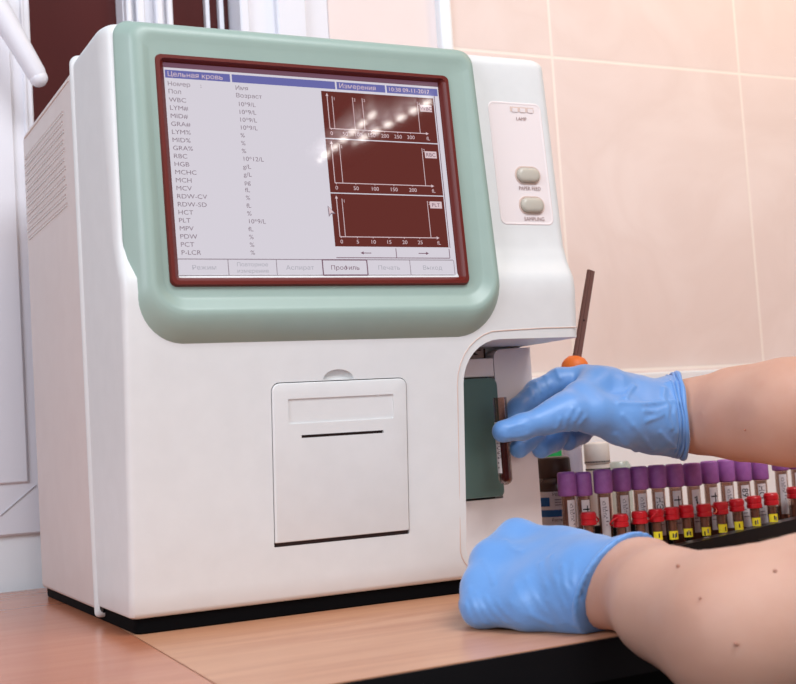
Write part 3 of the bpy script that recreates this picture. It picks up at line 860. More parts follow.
# fingers
pts, rad = pa((584, 379, 0.046, 13.5), (560, 382, 0.054, 14), (537, 393, 0.058, 13), (519, 410, 0.050, 12.2), (513, 427, 0.040, 10.5))
g1.chain(pts, rad, 0.004, 0.003)
pts, rad = pa((592, 388, 0.072, 14), (562, 398, 0.084, 13), (546, 412, 0.080, 12.5), (532, 436, 0.060, 11.5), (519, 448.5, 0.046, 9.8))
g1.chain(pts, rad, 0.004, 0.0022)
pts, rad = pa((600, 397, 0.086, 13), (580, 412, 0.096, 12.5), (566, 426, 0.088, 12), (553, 441, 0.070, 10.8), (541, 449, 0.057, 9.5))
g1.chain(pts, rad, 0.004, 0.0022)
pts, rad = pa((606, 407, 0.096, 12), (592, 422, 0.104, 11.5), (580, 433, 0.094, 11), (568, 441, 0.078, 9.8))
g1.chain(pts, rad, 0.004, 0.0022)
AX1 = Vector((0.87, -0.49, 0.0)).normalized()
CUF1 = at(676.5, 416, 0.030)
base1 = list(g1.ops)
def fold(f, pl, r, k=0.003, sink=0.4, groove=False):
    hp = []
    for (x, y) in pl:
        p = f.hit(x, y)
        if p is None: continue
        d = ray(x, y); d = d/np.linalg.norm(d)
        hp.append(p+d*r*(sink if not groove else -0.35))
    if len(hp) > 1: return (hp, r, k, groove)
def folds(f, lst):
    res = [fold(f, *a) for a in lst]
    for x in res:
        if x: (f.groove if x[3] else f.ridge)(x[0], x[1], x[2])
folds(g1, [
 ([(623, 415), (633, 426), (645, 440), (653, 449)], 0.0017, 0.0025), ([(615, 434), (626, 444), (636, 451)], 0.0014, 0.003),
 ([(626, 398), (630, 391), (634, 386)], 0.0013, 0.003), ([(618, 403), (640, 404), (664, 402)], 0.0010, 0.003),
 ([(644, 411), (656, 412), (666, 408)], 0.0012, 0.003), ([(646, 421), (658, 417), (667, 412)], 0.0011, 0.003),
 ([(664, 388), (663, 398), (668, 406), (667, 417), (671, 428)], 0.0014, 0.003), ([(670, 384), (676, 398), (674, 414), (676, 432), (673, 446)], 0.0015, 0.003),
 ([(668, 383), (677, 383)], 0.0012, 0.003), ([(671, 401), (680, 402)], 0.0012, 0.003), ([(660, 432), (668, 441), (676, 447)], 0.0011, 0.003),
 ([(563, 429), (567, 418), (572, 409)], 0.0010, 0.0025), ([(569, 431), (574, 420), (580, 411)], 0.0011, 0.0025), ([(576, 431), (580, 423), (585, 417)], 0.0009, 0.0025),
 ([(556, 428), (560, 419)], 0.0008, 0.0025), ([(545, 376), (549, 386)], 0.0011, 0.0025), ([(556, 370), (560, 378)], 0.0012, 0.0025),
 ([(536, 383), (541, 392)], 0.0009, 0.0025), ([(529, 388), (533, 397)], 0.0008, 0.0025),
 ([(508, 428), (516, 425), (524, 424)], 0.0006, 0.002), ([(505, 437), (517, 437), (528, 434)], 0.0006, 0.002)])
def surf_r(e, off):
    r_ = 0.02; o_ = CUF1+np.array(AX1)*off; e = np.array(e)
    for _ in range(30):
        r_ -= float(g1.eval(np.array([o_+e*r_], dtype=np.float32))[0])*0.9
    return r_
NU = 72
UA = Vector((0, 0, 1)); WA = AX1.cross(UA)
DIRS = [UA*math.cos(2*PI*k/NU)+WA*math.sin(2*PI*k/NU) for k in range(NU)]
SURF = {o_: [surf_r(e, o_) for e in DIRS] for o_ in (0.0020, -0.0016, -0.0055)}
g1.cut(CUF1+np.array(AX1)*0.0032, AX1)

# ---- left hand (loose fist resting on the desk)
g2 = Field()
K2 = [at(517, 539, -0.132), at(493.5, 563, -0.142), at(484, 588, -0.153), at(480.5, 608, -0.163)]
r2 = [pxr(K2[0], 18), pxr(K2[1], 20), pxr(K2[2], 19.5), pxr(K2[3], 17)]
G2K = [(K2[i], K2[i+1], r2[i]*0.97, r2[i+1]*0.97) for i in range(3)]
Wc = at(592, 589, -0.2215)
for i in range(4):
    j = K2[i]
    wtop = [at(600, 562, -0.206), at(596, 574, -0.213), at(592, 594, -0.222), at(590, 607, -0.226)][i]
    mid = (np.array(j)*0.5+np.array(wtop)*0.5)
    up = [at(560, 553, -0.168), at(546, 568, -0.178), at(536, 590, -0.189), at(530, 606, -0.196)][i]
    g2.chain([wtop, up, j], [pxr(wtop, [26, 30, 30, 24][i]), pxr(up, [24, 26, 26, 24][i]), r2[i]], 0.006, 0.012)
g2.chain(K2, [r*0.98 for r in r2], 0.006, 0.010)
# palm thickness behind the back of the hand
bk = np.array([0.010, 0.016, 0.0])
g2.chain([at(590, 590, -0.205), at(545, 585, -0.165)+bk*0.5, at(505, 575, -0.140)+bk*0.5], [0.027, 0.026, 0.022], 0.006, 0.012)
# curled fingers, leading away from the camera and back under the palm
dirf = Vector((0.22, 0.95, -0.05)).normalized(); back = Vector((0.92, 0.15, -0.10)).normalized()
for i in range(4):
    j = Vector(K2[i]); L = [0.034, 0.038, 0.035, 0.028][i]; q = [0.0105, 0.011, 0.0105, 0.0095][i]
    d1 = (dirf+Vector((0.15, 0, -0.10+(0.10 if i == 3 else 0)))).normalized()
    p1 = j+d1*L; p1.z = max(p1.z, q+0.0006)
    p2 = p1+(back*0.8+Vector((0, 0.1, -0.25 if i < 3 else 0))).normalized()*L*0.62; p2.z = max(p2.z, q+0.0004)
    p3 = p2+Vector((0.55, -0.75, -0.15)).normalized()*L*0.5; p3.z = max(p3.z, q*0.9+0.0004)
    g2.chain([tuple(j), tuple(p1), tuple(p2), tuple(p3)], [q*1.08, q*1.02, q*0.95, q*0.85], 0.004, 0.0025)
# thumb along the top far side
t0 = Vector(at(575, 556, -0.185)); t1 = Vector(at(545, 545, -0.135)); t2 = t1+Vector((-0.012, 0.028, 0.0)); t3 = t2+Vector((-0.010, 0.020, -0.010))
g2.chain([tuple(t0), tuple(t1), tuple(t2), tuple(t3)], [0.017, 0.0125, 0.0105, 0.0085], 0.004, 0.006)
# cuff
CA2 = Vector((0.52, -0.85, 0.04)).normalized()
E1 = Vector((0.85, 0.52, 0.0)).normalized()
c0 = at(575, 588, -0.205)
CC = Vector(at(596, 587, -0.2285))
gq = [c0, at(590, 588, -0.221), tuple(CC+CA2*0.03), tuple(CC+CA2*0.06)]
gr_ = [pxr(c0, 44), pxr(c0, 44.5), pxr(c0, 49), pxr(c0, 54)]
g2.chain(gq, gr_, 0.005, 0.012)
CN2 = (CA2-E1*0.42-Vector((0, 0, 1))*0.45).normalized()
CUF2 = np.array(CC+CA2*0.013)
folds(g2, [
 ([(469, 588), (474, 606), (483, 622)], 0.0008, 0.002, 0.75), ([(476, 594), (483, 609), (494, 621)], 0.0008, 0.002, 0.7), ([(486, 597), (494, 611), (506, 622)], 0.0008, 0.002, 0.75),
 ([(497, 602), (506, 613), (518, 622)], 0.0007, 0.002, 0.75), ([(466, 604), (470, 616), (476, 624)], 0.0008, 0.002, 0.7), ([(472, 598), (478, 612), (487, 624)], 0.0006, 0.002, 0.7),
 ([(540, 563), (546, 585), (557, 607), (566, 622)], 0.0007, 0.002, 0.75), ([(551, 556), (556, 580), (566, 606), (574, 624)], 0.0009, 0.0022, 0.7), ([(563, 566), (566, 586), (574, 608), (580, 624)], 0.0010, 0.0022, 0.65),
 ([(575, 560), (573, 580), (578, 604), (583, 618)], 0.0008, 0.002, 0.7), ([(526, 578), (535, 597), (546, 612)], 0.0006, 0.002, 0.8), ([(514, 584), (523, 601), (532, 613)], 0.0006, 0.002, 0.8),
 ([(510, 602), (530, 615), (552, 624)], 0.0008, 0.002, 0.75), ([(548, 600), (556, 612), (562, 624)], 0.0006, 0.002, 0.7), ([(570, 590), (576, 606), (584, 622)], 0.0006, 0.002, 0.7),
 ([(505, 540), (512, 548), (522, 552)], 0.0007, 0.002, 0.8), ([(483, 560), (490, 572), (494, 584)], 0.0006, 0.002, 0.8)])
rp2 = []
for k in range(33):
    a = 2*PI*k/32; e = E1*math.cos(a)+Vector((0, 0, 1))*math.sin(a)
    s_ = 0.0
    for _ in range(4):
        along = (Vector(CUF2)-CC).dot(CA2)+s_
        R2 = gr_[1]+(gr_[2]-gr_[1])*min(1, max(0, (along+0.009)/0.039)) if along < 0.03 else gr_[2]+(gr_[3]-gr_[2])*(along-0.03)/0.03
        s_ = -(CN2.dot(e*R2))/CN2.dot(CA2)
    R2 *= 0.99
    p = Vector(CUF2)+e*R2+CA2*s_
    if p.z < 0.0022: p.z = 0.0022
    rp2.append(np.array(p))
g2.ridge(rp2, 0.0019, 0.0012)
g2.cut(CUF2+np.array(CN2)*0.0016, CN2)
g2.cut((0, 0, 0.0002), (0, 0, -1))

# ---- the person: one continuous body, seated outside the frame on the right
pn = thing('person', 'bare-armed person in blue gloves, one hand raised with a tube, one fist on desk', 'person', (0.80, -0.72, FZ))
bd = Field()
EL1 = np.array((0.655, -0.165, 0.118)); EL2 = np.array((0.352, -0.445, 0.046))
SH1 = np.array((0.86, -0.47, 0.27)); SH2 = np.array((0.545, -0.665, 0.27))
CH = (SH1+SH2)/2+np.array((0.01, -0.02, -0.03)); HP = np.array((0.80, -0.80, -0.20))
q1 = at(640, 412, 0.034)
f1 = [q1, at(676, 416, 0.030), at(700, 415.5, 0.026), at(740, 413.5, -0.018), at(790, 412, -0.068), tuple(EL1)]
r1 = [0.020, pxr(f1[1], 34), pxr(f1[2], 38.8), pxr(f1[3], 47.2), pxr(f1[4], 55), 0.041]
bd.chain(f1, r1, 0.006, 0.02)
a2 = at(560, 590, -0.19)
f2 = [a2, at(590, 588, -0.2225), np.array(CC+CA2*0.03), at(668, 605, -0.300), at(742, 632, -0.36), tuple(EL2)]
r2_ = [0.018, pxr(f2[1], 38), gr_[2]-0.0022, pxr(f2[3], 57), pxr(f2[4], 82), 0.041]
bd.chain(f2, r2_, 0.008, 0.02)
bd.chain([EL1, SH1], [0.042, 0.055], 0.02, 0.03); bd.chain([EL2, SH2], [0.042, 0.055], 0.02, 0.03)
bd.chain([SH1, CH, SH2], [0.056, 0.085, 0.056], 0.03, 0.05)
md_ = (CH+HP)/2
lat = (SH1-SH2)/np.linalg.norm(SH1-SH2)
for s in (-1, 1):
    bd.chain([CH+lat*0.07*s-np.array((0, 0, 0.04)), md_+lat*0.055*s, HP+lat*0.075*s], [0.095, 0.09, 0.105], 0.04, 0.05)
    kn = HP+lat*0.10*s+np.array((-0.14, 0.36, 0.02)) if s < 0 else HP+lat*0.10*s+np.array((-0.05, 0.40, 0.02))
    an_ = np.array((kn[0]+0.01, kn[1]+0.0, FZ+0.07))
    bd.chain([HP+lat*0.09*s, kn, an_], [0.088, 0.060, 0.038], 0.02, 0.05)
    bd.chain([an_-np.array((0, 0, 0.03)), an_+np.array((-0.04, 0.15, -0.045))], [0.036, 0.026], 0.02, 0.02)
HD = CH+np.array((-0.05, 0.07, 0.245))
bd.chain([CH+np.array((0, 0, 0.05)), HD-np.array((0, 0.0, 0.08))], [0.052, 0.050], 0.02, 0.04)
bd.chain([HD+np.array((0.01, -0.015, 0.02)), HD+np.array((-0.01, 0.015, -0.03)), HD+np.array((-0.02, 0.03, -0.085))], [0.088, 0.072, 0.042], 0.03, 0.02)
fdir = np.array((-0.45, 0.89, 0)); fdir /= np.linalg.norm(fdir); fs = np.array((0.89, 0.45, 0))
bd.chain([HD+fdir*0.086+np.array((0, 0, 0.005)), HD+fdir*0.108+np.array((0, 0, -0.03))], [0.008, 0.013], 0.006, 0.012)
bd.chain([HD+fdir*0.085+fs*0.02+np.array((0, 0, -0.062)), HD+fdir*0.085-fs*0.02+np.array((0, 0, -0.062))], [0.008, 0.008], 0.006, 0.006)
for s in (-1, 1):
    bd.chain([HD+fs*0.083*s+np.array((0, 0, 0.015)), HD+fs*0.086*s+np.array((0, 0, -0.03))], [0.014, 0.010], 0.004, 0.006)
body = sdf_object('body', bd, 0.0075, SKIN, pn, pn, relax=3)
for (mx_, my_, mr_) in ((678, 566, 0.0011), (775, 571, 0.0010), (736, 644, 0.0011), (745, 430, 0.0009), (700, 598, 0.0007)):
    hp_ = bd.hit(mx_, my_)
    if hp_ is not None:
        bm = bmesh.new(); bmesh.ops.create_uvsphere(bm, u_segments=12, v_segments=8, radius=mr_, matrix=Matrix.Translation(Vector(hp_)+Vector(ray(mx_, my_)).normalized()*mr_*0.35))
        MB().bm(bm, MOLE).build('mole', body, pn, smooth=60)
gl1 = sdf_object('glove', g1, 0.0013, GLOVE, pn, pn, relax=1)
mb = MB()
for off, dr, r, wob in ((0.0020, 0.0003, 0.0024, 0.3), (-0.0016, 0.0001, 0.0015, 1.7), (-0.0055, -0.0003, 0.0011, 2.9)):
    o_ = []; r_ = []
    for k in range(NU):
        a_ = 2*PI*k/NU; q_ = SURF[off][k]+dr+0.0004*math.sin(5*a_+wob)+0.0002*math.sin(11*a_)
        o_.append(Vector(CUF1)+AX1*(off+0.0007*math.sin(3*a_+wob)+0.0003*math.sin(9*a_))+DIRS[k]*q_); r_.append(r*(1+0.18*math.sin(7*a_+wob)))
    mb.tube(o_, r_, GLOVE, 10, True)
mb.build('cuff_roll', gl1, pn, smooth=70)
gl2 = sdf_object('glove', g2, 0.0014, GLOVE, pn, pn, relax=2)
hr = Field(); hr.chain([HD+np.array((0.02, -0.035, 0.045)), HD+np.array((0.03, -0.05, -0.05))], [0.088, 0.066], 0.02, 0.02)
sdf_object('hair', hr, 0.009, HAIR, body, pn)
sc = Field()
sc.chain([SH1*0.62+EL1*0.38, SH1, CH, SH2, SH2*0.62+EL2*0.38], [0.056, 0.064, 0.098, 0.064, 0.056], 0.03, 0.05)
for s in (-1, 1): sc.chain([CH+lat*0.07*s-np.array((0, 0, 0.04)), md_+lat*0.055*s, HP+lat*0.075*s], [0.107, 0.102, 0.117], 0.04, 0.05)
sdf_object('scrub_top', sc, 0.009, SCRUB, body, pn)
st = thing('stool', 'grey round stool under the seated person at the desk', 'stool', (HP[0], HP[1], FZ))
sz = HP[2]-0.118
MB().lathe([(0.16, sz-0.05), (0.18, sz-0.04), (0.18, sz-0.012), (0.16, sz)], RUBBER_SHADE, (HP[0], HP[1], 0), 28).build('seat', st, st, smooth=40)
MB().lathe([(0.025, FZ+0.04), (0.025, sz-0.05)], METAL, (HP[0], HP[1], 0), 14).build('post', st, st, smooth=40)
MB().lathe([(0.19, FZ), (0.19, FZ+0.015), (0.05, FZ+0.04), (0.03, FZ+0.05)], METAL, (HP[0], HP[1], 0), 28).build('base', st, st, smooth=40)

# ------------------------------------------------------------------ tube held under the probe
TY = 0.020
T0 = Vector(at(513-7.5, 478, TY)); T1 = Vector(at(499.5, 397.5, TY))
tz = (T1-T0).normalized(); TLn = (T1-T0).length; TR = pxr(T0, 6.9)
def frame_of(t):
    x = Vector((1, 0, 0)); x = (x-t*x.dot(t)).normalized(); return x, t.cross(x)
tx, ty = frame_of(tz)
M3 = Matrix((tx, ty, tz)).transposed()
ht = thing('sample_tube', 'open glass tube of dark blood pinched in the raised gloved hand at the green door', 'test tube', T0-tz*TR*1.0)
ht.rotation_euler = M3.to_euler()
def tube_shell(r, L, m, th=0.0009, open_top=True, n=24):
    pr = [(r*math.sin(a), r*(1-math.cos(a))) for a in np.linspace(0.02, PI/2, 8)]+[(r, L)]
    inn = [(r-th, L)]+[((r-th)*math.sin(a), th+(r-th)*(1-math.cos(a))) for a in np.linspace(PI/2, 0.02, 8)]
    return MB().lathe(pr+inn, m, (0, 0, 0), n)
FULL = TLn+TR
tube_shell(TR, FULL, GLASS).build('tube_wall', ht, smooth=50)
rb = TR-0.0011
pr = [(rb*math.sin(a), 0.0011+rb*(1-math.cos(a))) for a in np.linspace(0.02, PI/2, 8)]+[(rb, FULL*0.60)]
MB().lathe(pr, BLOOD, (0, 0, 0), 24).build('blood', ht, smooth=50)
def wrap(mb, r, a0, a1, z0, z1, m, n=14):
    v = []; f = []
    for k in range(n+1):
        a = a0+(a1-a0)*k/n
        v += [(r*math.cos(a), r*math.sin(a), z0), (r*math.cos(a), r*math.sin(a), z1)]
    for k in range(n): f.append((2*k, 2*k+2, 2*k+3, 2*k+1))
    mb.add(v, f, m)
def wraptext(mb, r, txt, a, z, size, m, vertical=True, stretch=1.0):
    """letters on a tube: vertical = reading down along the axis"""
    V, Fc = text_mesh(txt, 'LEFT'); vv = []
    for p in V:
        if vertical: da, dz = p[1]*size/r, -p[0]*size*stretch
        else: da, dz = p[0]*size*stretch/r, p[1]*size
        vv.append((r*math.cos(a+da), r*math.sin(a+da), z+dz))
    mb.add(vv, Fc, m)
mb = MB(); wrap(mb, TR+0.0002, PI*0.86, PI*1.20, 0.010, FULL*0.72, PAPER)
wraptext(mb, TR+0.0004, 'EDTA K3 13x75', PI*1.08, FULL*0.62, 0.0034, INKG)
for k in range(9): wrap(mb, TR+0.0004, PI*1.0, PI*1.08, 0.014+k*0.004, 0.0152+k*0.004, INKG, 3)
mb.build('paper_label', ht)

# ------------------------------------------------------------------ rack and its tubes
ROWY, MICY = 0.076, 0.052
rk = thing('tube_rack', 'long black plastic rack holding purple-capped and red-capped tubes', 'tube rack', (0.58, 0.07, 0.0))
RX0, RX1 = 0.425, 0.735
b = MB(); b.box(RX0, RX1, 0.036, 0.128, 0.0, 0.005, BLACKP, 0.0015); b.build('base_tray', rk, rk)
wz = lambda x: 0.0045+(x-0.44)*0.085
b = MB()
b.prism([(RX0, 0.004), (RX1, 0.004), (RX1, wz(RX1)), (0.45, wz(0.45)), (RX0, wz(0.45))], 'y', 0.044, 0.0625, BLACKP); b.build('step', rk, rk)
b = MB()
b.prism([(RX0, 0.003), (RX1, 0.003), (RX1, wz(RX1)+0.002), (0.45, wz(0.45)+0.002), (RX0, wz(0.45)+0.002)], 'y', 0.038, 0.0445, BLACKP)
b.tube([(0.60, 0.0378, 0.009), (0.70, 0.0378, 0.013)], 0.0007, BLACKP, 6); b.build('front_lip', rk, rk)
b = MB(); b.box(RX0, RX1, 0.1215, 0.1265, 0.004, 0.03, BLACKP, 0.001); b.build('back_lip', rk, rk)

CR, CHt = 0.0082, 0.0215
def cap_mesh(mb, r, z0, z1, m, n=44):
    prof = [(r*0.86, z0), (r*0.97, z0+0.0004), (r, z0+0.0015), (r*0.975, z1-0.002), (r*0.93, z1-0.0006), (r*0.80, z1)]
    rings = []
    for i, (q, z) in enumerate(prof):
        rings.append([((q*(1+(0.055 if (k % 2 and 1 < i < 4) else 0)))*math.cos(2*PI*k/n), (q*(1+(0.055 if (k % 2 and 1 < i < 4) else 0)))*math.sin(2*PI*k/n), z) for k in range(n)])
    rings.append([(r*0.55*math.cos(2*PI*k/n), r*0.55*math.sin(2*PI*k/n), z1-0.0008) for k in range(n)])
    mb.loft(rings, m)
TB = 0.0063
FACE = math.atan2(-0.82, -0.57)      # side of a tube turned to the viewer
def purple(root, ztop, lab, a_off, ltxt):
    Lb = ztop-0.004
    tube_shell(TB, Lb, GLASS, n=20).build('tube_wall', root, smooth=50)
    mb = MB(); cap_mesh(mb, CR, ztop-CHt, ztop, PURPLE); mb.build('screw_cap', root, smooth=50)
    mb = MB(); rr_ = TB-0.0010
    mb.lathe([(rr_*math.sin(a), 0.001+rr_*(1-math.cos(a))) for a in np.linspace(0.02, PI/2, 6)]+[(rr_, ztop-CHt-0.001)], RESID, (0, 0, 0), 16); mb.build('residue', root, smooth=50)
    mb = MB(); a0 = FACE+a_off
    h1 = ztop-CHt-0.0034
    wrap(mb, TB+0.0002, a0-0.62, a0+0.62, h1-0.040, h1, PAPER)
    r = TB+0.0004
    if ltxt == 'HO': wraptext(mb, r, 'HO', a0-0.45, h1-0.0015, 0.0080, INK, stretch=1.05)
    elif ltxt == 'scrawl':
        for q in range(4): wrap(mb, r, a0-0.3+0.1*q, a0-0.1+0.14*q, h1-0.008-q*0.0024, h1-0.0068-q*0.0024, INK, 3)
        wrap(mb, r, a0-0.05, a0+0.10, h1-0.019, h1-0.006, INK, 2)
    elif ltxt == '89': wraptext(mb, r, '89', a0-0.48, h1-0.003, 0.0085, INK)
    elif ltxt == 'H3': wraptext(mb, r, 'НЭ', a0-0.48, h1-0.004, 0.0088, INK, stretch=1.0)
    elif ltxt == 'stroke':
        wrap(mb, r, a0-0.45, a0+0.5, h1-0.009, h1-0.0078, INK, 4); wrap(mb, r, a0+0.1, a0+0.24, h1-0.016, h1-0.005, INK, 2)
    elif ltxt == 'K3':
        wraptext(mb, r, 'K3 EDTA', a0-0.30, h1-0.003, 0.0038, INKG)
        for q in range(7): wrap(mb, r, a0+0.05, a0+0.16+0.3*((q*7) % 3)/3, h1-0.006-q*0.0032, h1-0.005-q*0.0032, INKG, 3)
    if ltxt != 'K3':
        for q in range(3): wrap(mb, r, a0-0.5, a0-0.1+0.2*q % 0.5, h1-0.0235-q*0.0034, h1-0.0228-q*0.0034, INKG, 3)
    mb.build('paper_label', root)
PT = [(565.5, 472, 'K3', 0.5), (581, 472, 'stroke', 0.3), (601.5, 469.3, 'K3', 0.0), (620, 467.8, 'K3', 0.25), (637.5, 466.4, 'K3', 0.25), (655.5, 465, 'H3', 0.1),
      (673, 464, 'stroke', 0.1), (690.8, 463, 'scrawl', 0.3), (708, 461, 'stroke', 0.35), (724.3, 459.5, 'K3', 0.2), (741, 459, '89', 0.1), (757.8, 457.8, 'HO', 0.05)]
PL = ['purple-capped tube at the far left end, its cap half hidden by the next cap', 'purple-capped tube second from the left, behind the leftmost red cap',
      'purple-capped tube standing forward with a bright cap and long printed label', 'purple-capped tube just right of the forward bright-capped one',
      'purple-capped tube fifth from the left, above the third red cap', 'purple-capped tube with bold black handwriting, sixth from the left',
      'purple-capped tube right of the one with bold black letters', 'purple-capped tube with a black scrawl on its label, mid rack',
      'purple-capped tube ninth from the left with a single pen stroke', 'purple-capped tube between the pen-stroke tube and the 89 tube',
      'purple-capped tube with 89 written in black on its label', 'purple-capped tube with HO written sideways on its label']
GP = 'purple-capped tubes in the black rack'
def lean(o, s=0.0): o.rotation_euler = (0, s, 0)
for i, (px, py, lt, ao) in enumerate(PT):
    y = ROWY-(0.008 if i == 2 else 0)
    P = at(px, py, y); ztop = P[2]
    t = thing('sample_tube', PL[i], 'test tube', (P[0]+0.0006, y, 0.0051), GP)
    purple(t, ztop-0.0051, None, ao, lt)
P = at(779, 449.5, 0.108)
t = thing('sample_tube', 'purple-capped tube partly behind the raised forearm at the right edge', 'test tube', (P[0], 0.108, 0.0051), GP)
purple(t, P[2]-0.0051, None, 0.1, 'K3')
P = at(795, 448, 0.108)
t = thing('sample_tube', 'purple-capped tube cut by the right edge of the photo, under the forearm', 'test tube', (P[0], 0.108, 0.0051), GP)
purple(t, P[2]-0.0051, None, 0.1, 'stroke')

# red-capped micro tubes
def micro(root, L, loop, lab, a_off):
    r = 0.0047
    pr = [(0.002, 0.0), (r*0.8, 0.004), (r, 0.008), (r, L-0.002)]
    inn = [(r-0.0007, L-0.002), (r-0.0007, 0.0085), (0.0015, 0.001)]
    MB().lathe(pr+inn, GLASS, (0, 0, 0), 20).build('tube_wall', root, smooth=50)
    MB().lathe([(0.0012, 0.0012), (r*0.72, 0.0045), (r-0.0009, 0.0085), (r-0.0009, L-0.012)], RESID, (0, 0, 0), 16).build('residue', root, smooth=50)
    mb = MB()
    R_ = 0.0071
    mb.lathe([(R_*0.86, L-0.0115), (R_, L-0.011), (R_, L-0.0075), (R_*0.93, L-0.007), (R_*0.93, L-0.0062), (R_, L-0.0058), (R_, L-0.0018), (R_*0.88, L-0.0008), (R_*0.86, L), (R_*0.6, L-0.0003)], RED, (0, 0, 0), 28)
    c = mb.build('snap_cap', root, smooth=40)
    mb = MB(); a = loop
    pts = []
    for k in range(13):
        t = -PI/2+k/12*PI
        rad_ = R_*0.9+0.0052*math.cos(t)+0.0006
        pts.append((rad_*math.cos(a)-0.0035*math.sin(t)*math.sin(a), rad_*math.sin(a)+0.0035*math.sin(t)*math.cos(a), L-0.006+0.0034*math.sin(t)))
    mb.tube(pts, 0.0008, RED, 6); mb.build('hinge_strap', c, smooth=60)
    mb = MB(); a0 = FACE+a_off
    rr_ = r+0.0003
    wrap(mb, rr_, a0-0.95, a0+0.95, 0.0015, 0.0092, YELLOW)
    if lab:
        for q, (da, dz) in enumerate(lab): wrap(mb, rr_+0.0002, a0+da, a0+da+0.22, 0.0028+dz, 0.0066+dz, INK if q % 2 == 0 else INKG, 2)
    mb.build('yellow_label', root)
MT = [(588, 512, 537), (620, 514, 545.5), (639, 511, 541.5), (655.5, 509, 540), (671, 507, 539.3), (685.5, 505, 536.8), (703.5, 504, 535.3), (720, 502, 532.3), (736, 499, 530.3), (753.5, 496, 527.3), (770.5, 493, 525.2)]
ML = ['red-capped small tube at the left end, half behind the bright purple-capped tube', 'red-capped small tube with a wide strap loop on its left, nearest the fist',
      'red-capped small tube third from the left', 'red-capped small tube fourth from the left, below the bold black letters', 'red-capped small tube fifth from the left',
      'red-capped small tube just left of the one with a big loop on its right', 'red-capped small tube with a big strap loop on its right side',
      'red-capped small tube tucked right of the big-looped one', 'red-capped small tube third from the right end of the front row, below the 89 tube',
      'red-capped small tube below the tube marked HO', 'red-capped small tube at the right end of the front row, strap standing up']
LAB = [None, [(-0.3, 0), (0.1, 0.001)], None, [(0, 0.001)], [(-0.3, 0.0005), (0.05, 0), (0.3, 0.001)], [(-0.4, 0), (-0.1, 0.001), (0.2, 0)], [(-0.5, -0.001), (0.1, 0.001)], [(0.3, 0)], [(-0.1, 0.001)], [(-0.4, 0), (0, 0.0005)], [(0.0, 0.001), (0.3, 0)]]
LOOP = [0.3, PI*1.06, 0.2, PI*1.2, PI*0.9, 1.2, -0.25, 1.3, 1.5, 1.4, 0.9]
GM = 'red-capped small tubes along the rack front'
for i, (px, py, pb) in enumerate(MT):
    y = MICY+(0.006 if i == 0 else 0)
    P = at(px, py, y); B = at(px+1.5, pb, y)
    zb = max(wz(P[0])+0.0002, B[2]-0.0015 if i else 0.0)
    t = thing('micro_tube', ML[i], 'test tube', (P[0], y, zb), GM)
    micro(t, P[2]-zb, LOOP[i], LAB[i], 0.15)
P = at(792.5, 487, 0.085); 
t = thing('micro_tube', 'red-capped small tube cut by the right edge of the photo', 'test tube', (P[0]+0.001, 0.085, 0.0052), GM)
micro(t, P[2]-0.0052, 0.4, [(0, 0.001)], 0.15)

# ------------------------------------------------------------------ things behind the rack
# amber reagent bottle
c = at(556, 500, 0.150); bot = thing('reagent_bottle', 'dark amber bottle with a white and blue label between analyzer and rack', 'bottle', (c[0], 0.150, 0.0))
zt = at(556, 456.5, 0.150)[2]; zl = at(556, 490.5, 0.150)[2]; R = 0.019
hN = zt
b = MB().lathe([(R-0.002, 0.0), (R, 0.002), (R, zl+0.006), (R*0.9, zl+0.011), (R*0.62, zl+0.015), (R*0.58, zl+0.018), (R*0.58, zl+0.019)], AMBER, (0, 0, 0), 28); b.build('bottle_body', bot, smooth=50)
b = MB(); cap_mesh(b, R*0.82, zl+0.012, hN, mat('brown_cap', (64, 40, 30), 0.4), 40); b.build('bottle_cap', bot, smooth=50)
b = MB(); rl_ = R+0.0003; a0 = math.atan2(c[1]*0-0.8, -0.6)
wrap(b, rl_, a0-1.5, a0+1.5, 0.006, zl, PAPER, 24)
def zq(py): return at(556, py, 0.150)[2]
r2q = rl_+0.0002
wrap(b, r2q, a0-0.9, a0-0.25, zq(505), zq(496), BLUEP, 8); wrap(b, r2q, a0-0.9, a0+0.9, zq(515.5), zq(508.5), BLUEP, 12)
wraptext(b, r2q, 'Реагент', a0-0.1, zq(494.5), 0.004, INK, vertical=False)
for q in range(3): wrap(b, r2q, a0+0.0, a0+0.6, zq(499+q*2.6), zq(498.2+q*2.6), INKG, 4)
wraptext(b, r2q, 'Раствор', a0-0.2, zq(520), 0.0038, INK, vertical=False)
b.build('paper_label', bot)
# green and white carton
c0_ = at(555.5, 480, 0.24); c1_ = at(563.5, 480, 0.24); zt = at(559, 448, 0.24)[2]; zm = at(559, 461, 0.24)[2]
kt = thing('carton', 'small green and white carton behind the amber bottle', 'box', ((c0_[0]+c1_[0])/2, 0.255, 0))
b = MB(); b.box(c0_[0]-0.012, c1_[0]+0.004, 0.24, 0.275, 0, zm, PAPER, 0.0006); b.box(c0_[0]-0.012, c1_[0]+0.001, 0.2398, 0.275, zm, zt, GREENP, 0.0004)
b.build('carton_body', kt, kt)
b = MB(); b.box(c1_[0]+0.001, c1_[0]+0.004, 0.2396, 0.275, zm, zt+0.001, BLUEP); b.build('blue_edge', kt, kt)
# clear plastic cup
c = at(573, 470, 0.20); zt = at(573, 445, 0.20)[2]
cp = thing('plastic_cup', 'cloudy clear plastic cup left of the ribbed white jar', 'cup', (c[0], 0.20, 0))
MB().lathe([(0.009, 0.0), (0.0095, 0.002), (0.0105, zt-0.002), (0.0112, zt-0.001), (0.0108, zt), (0.0098, zt-0.001), (0.0088, 0.003), (0.002, 0.002)], CLEARCUP, (0, 0, 0), 24).build('cup_wall', cp, smooth=50)
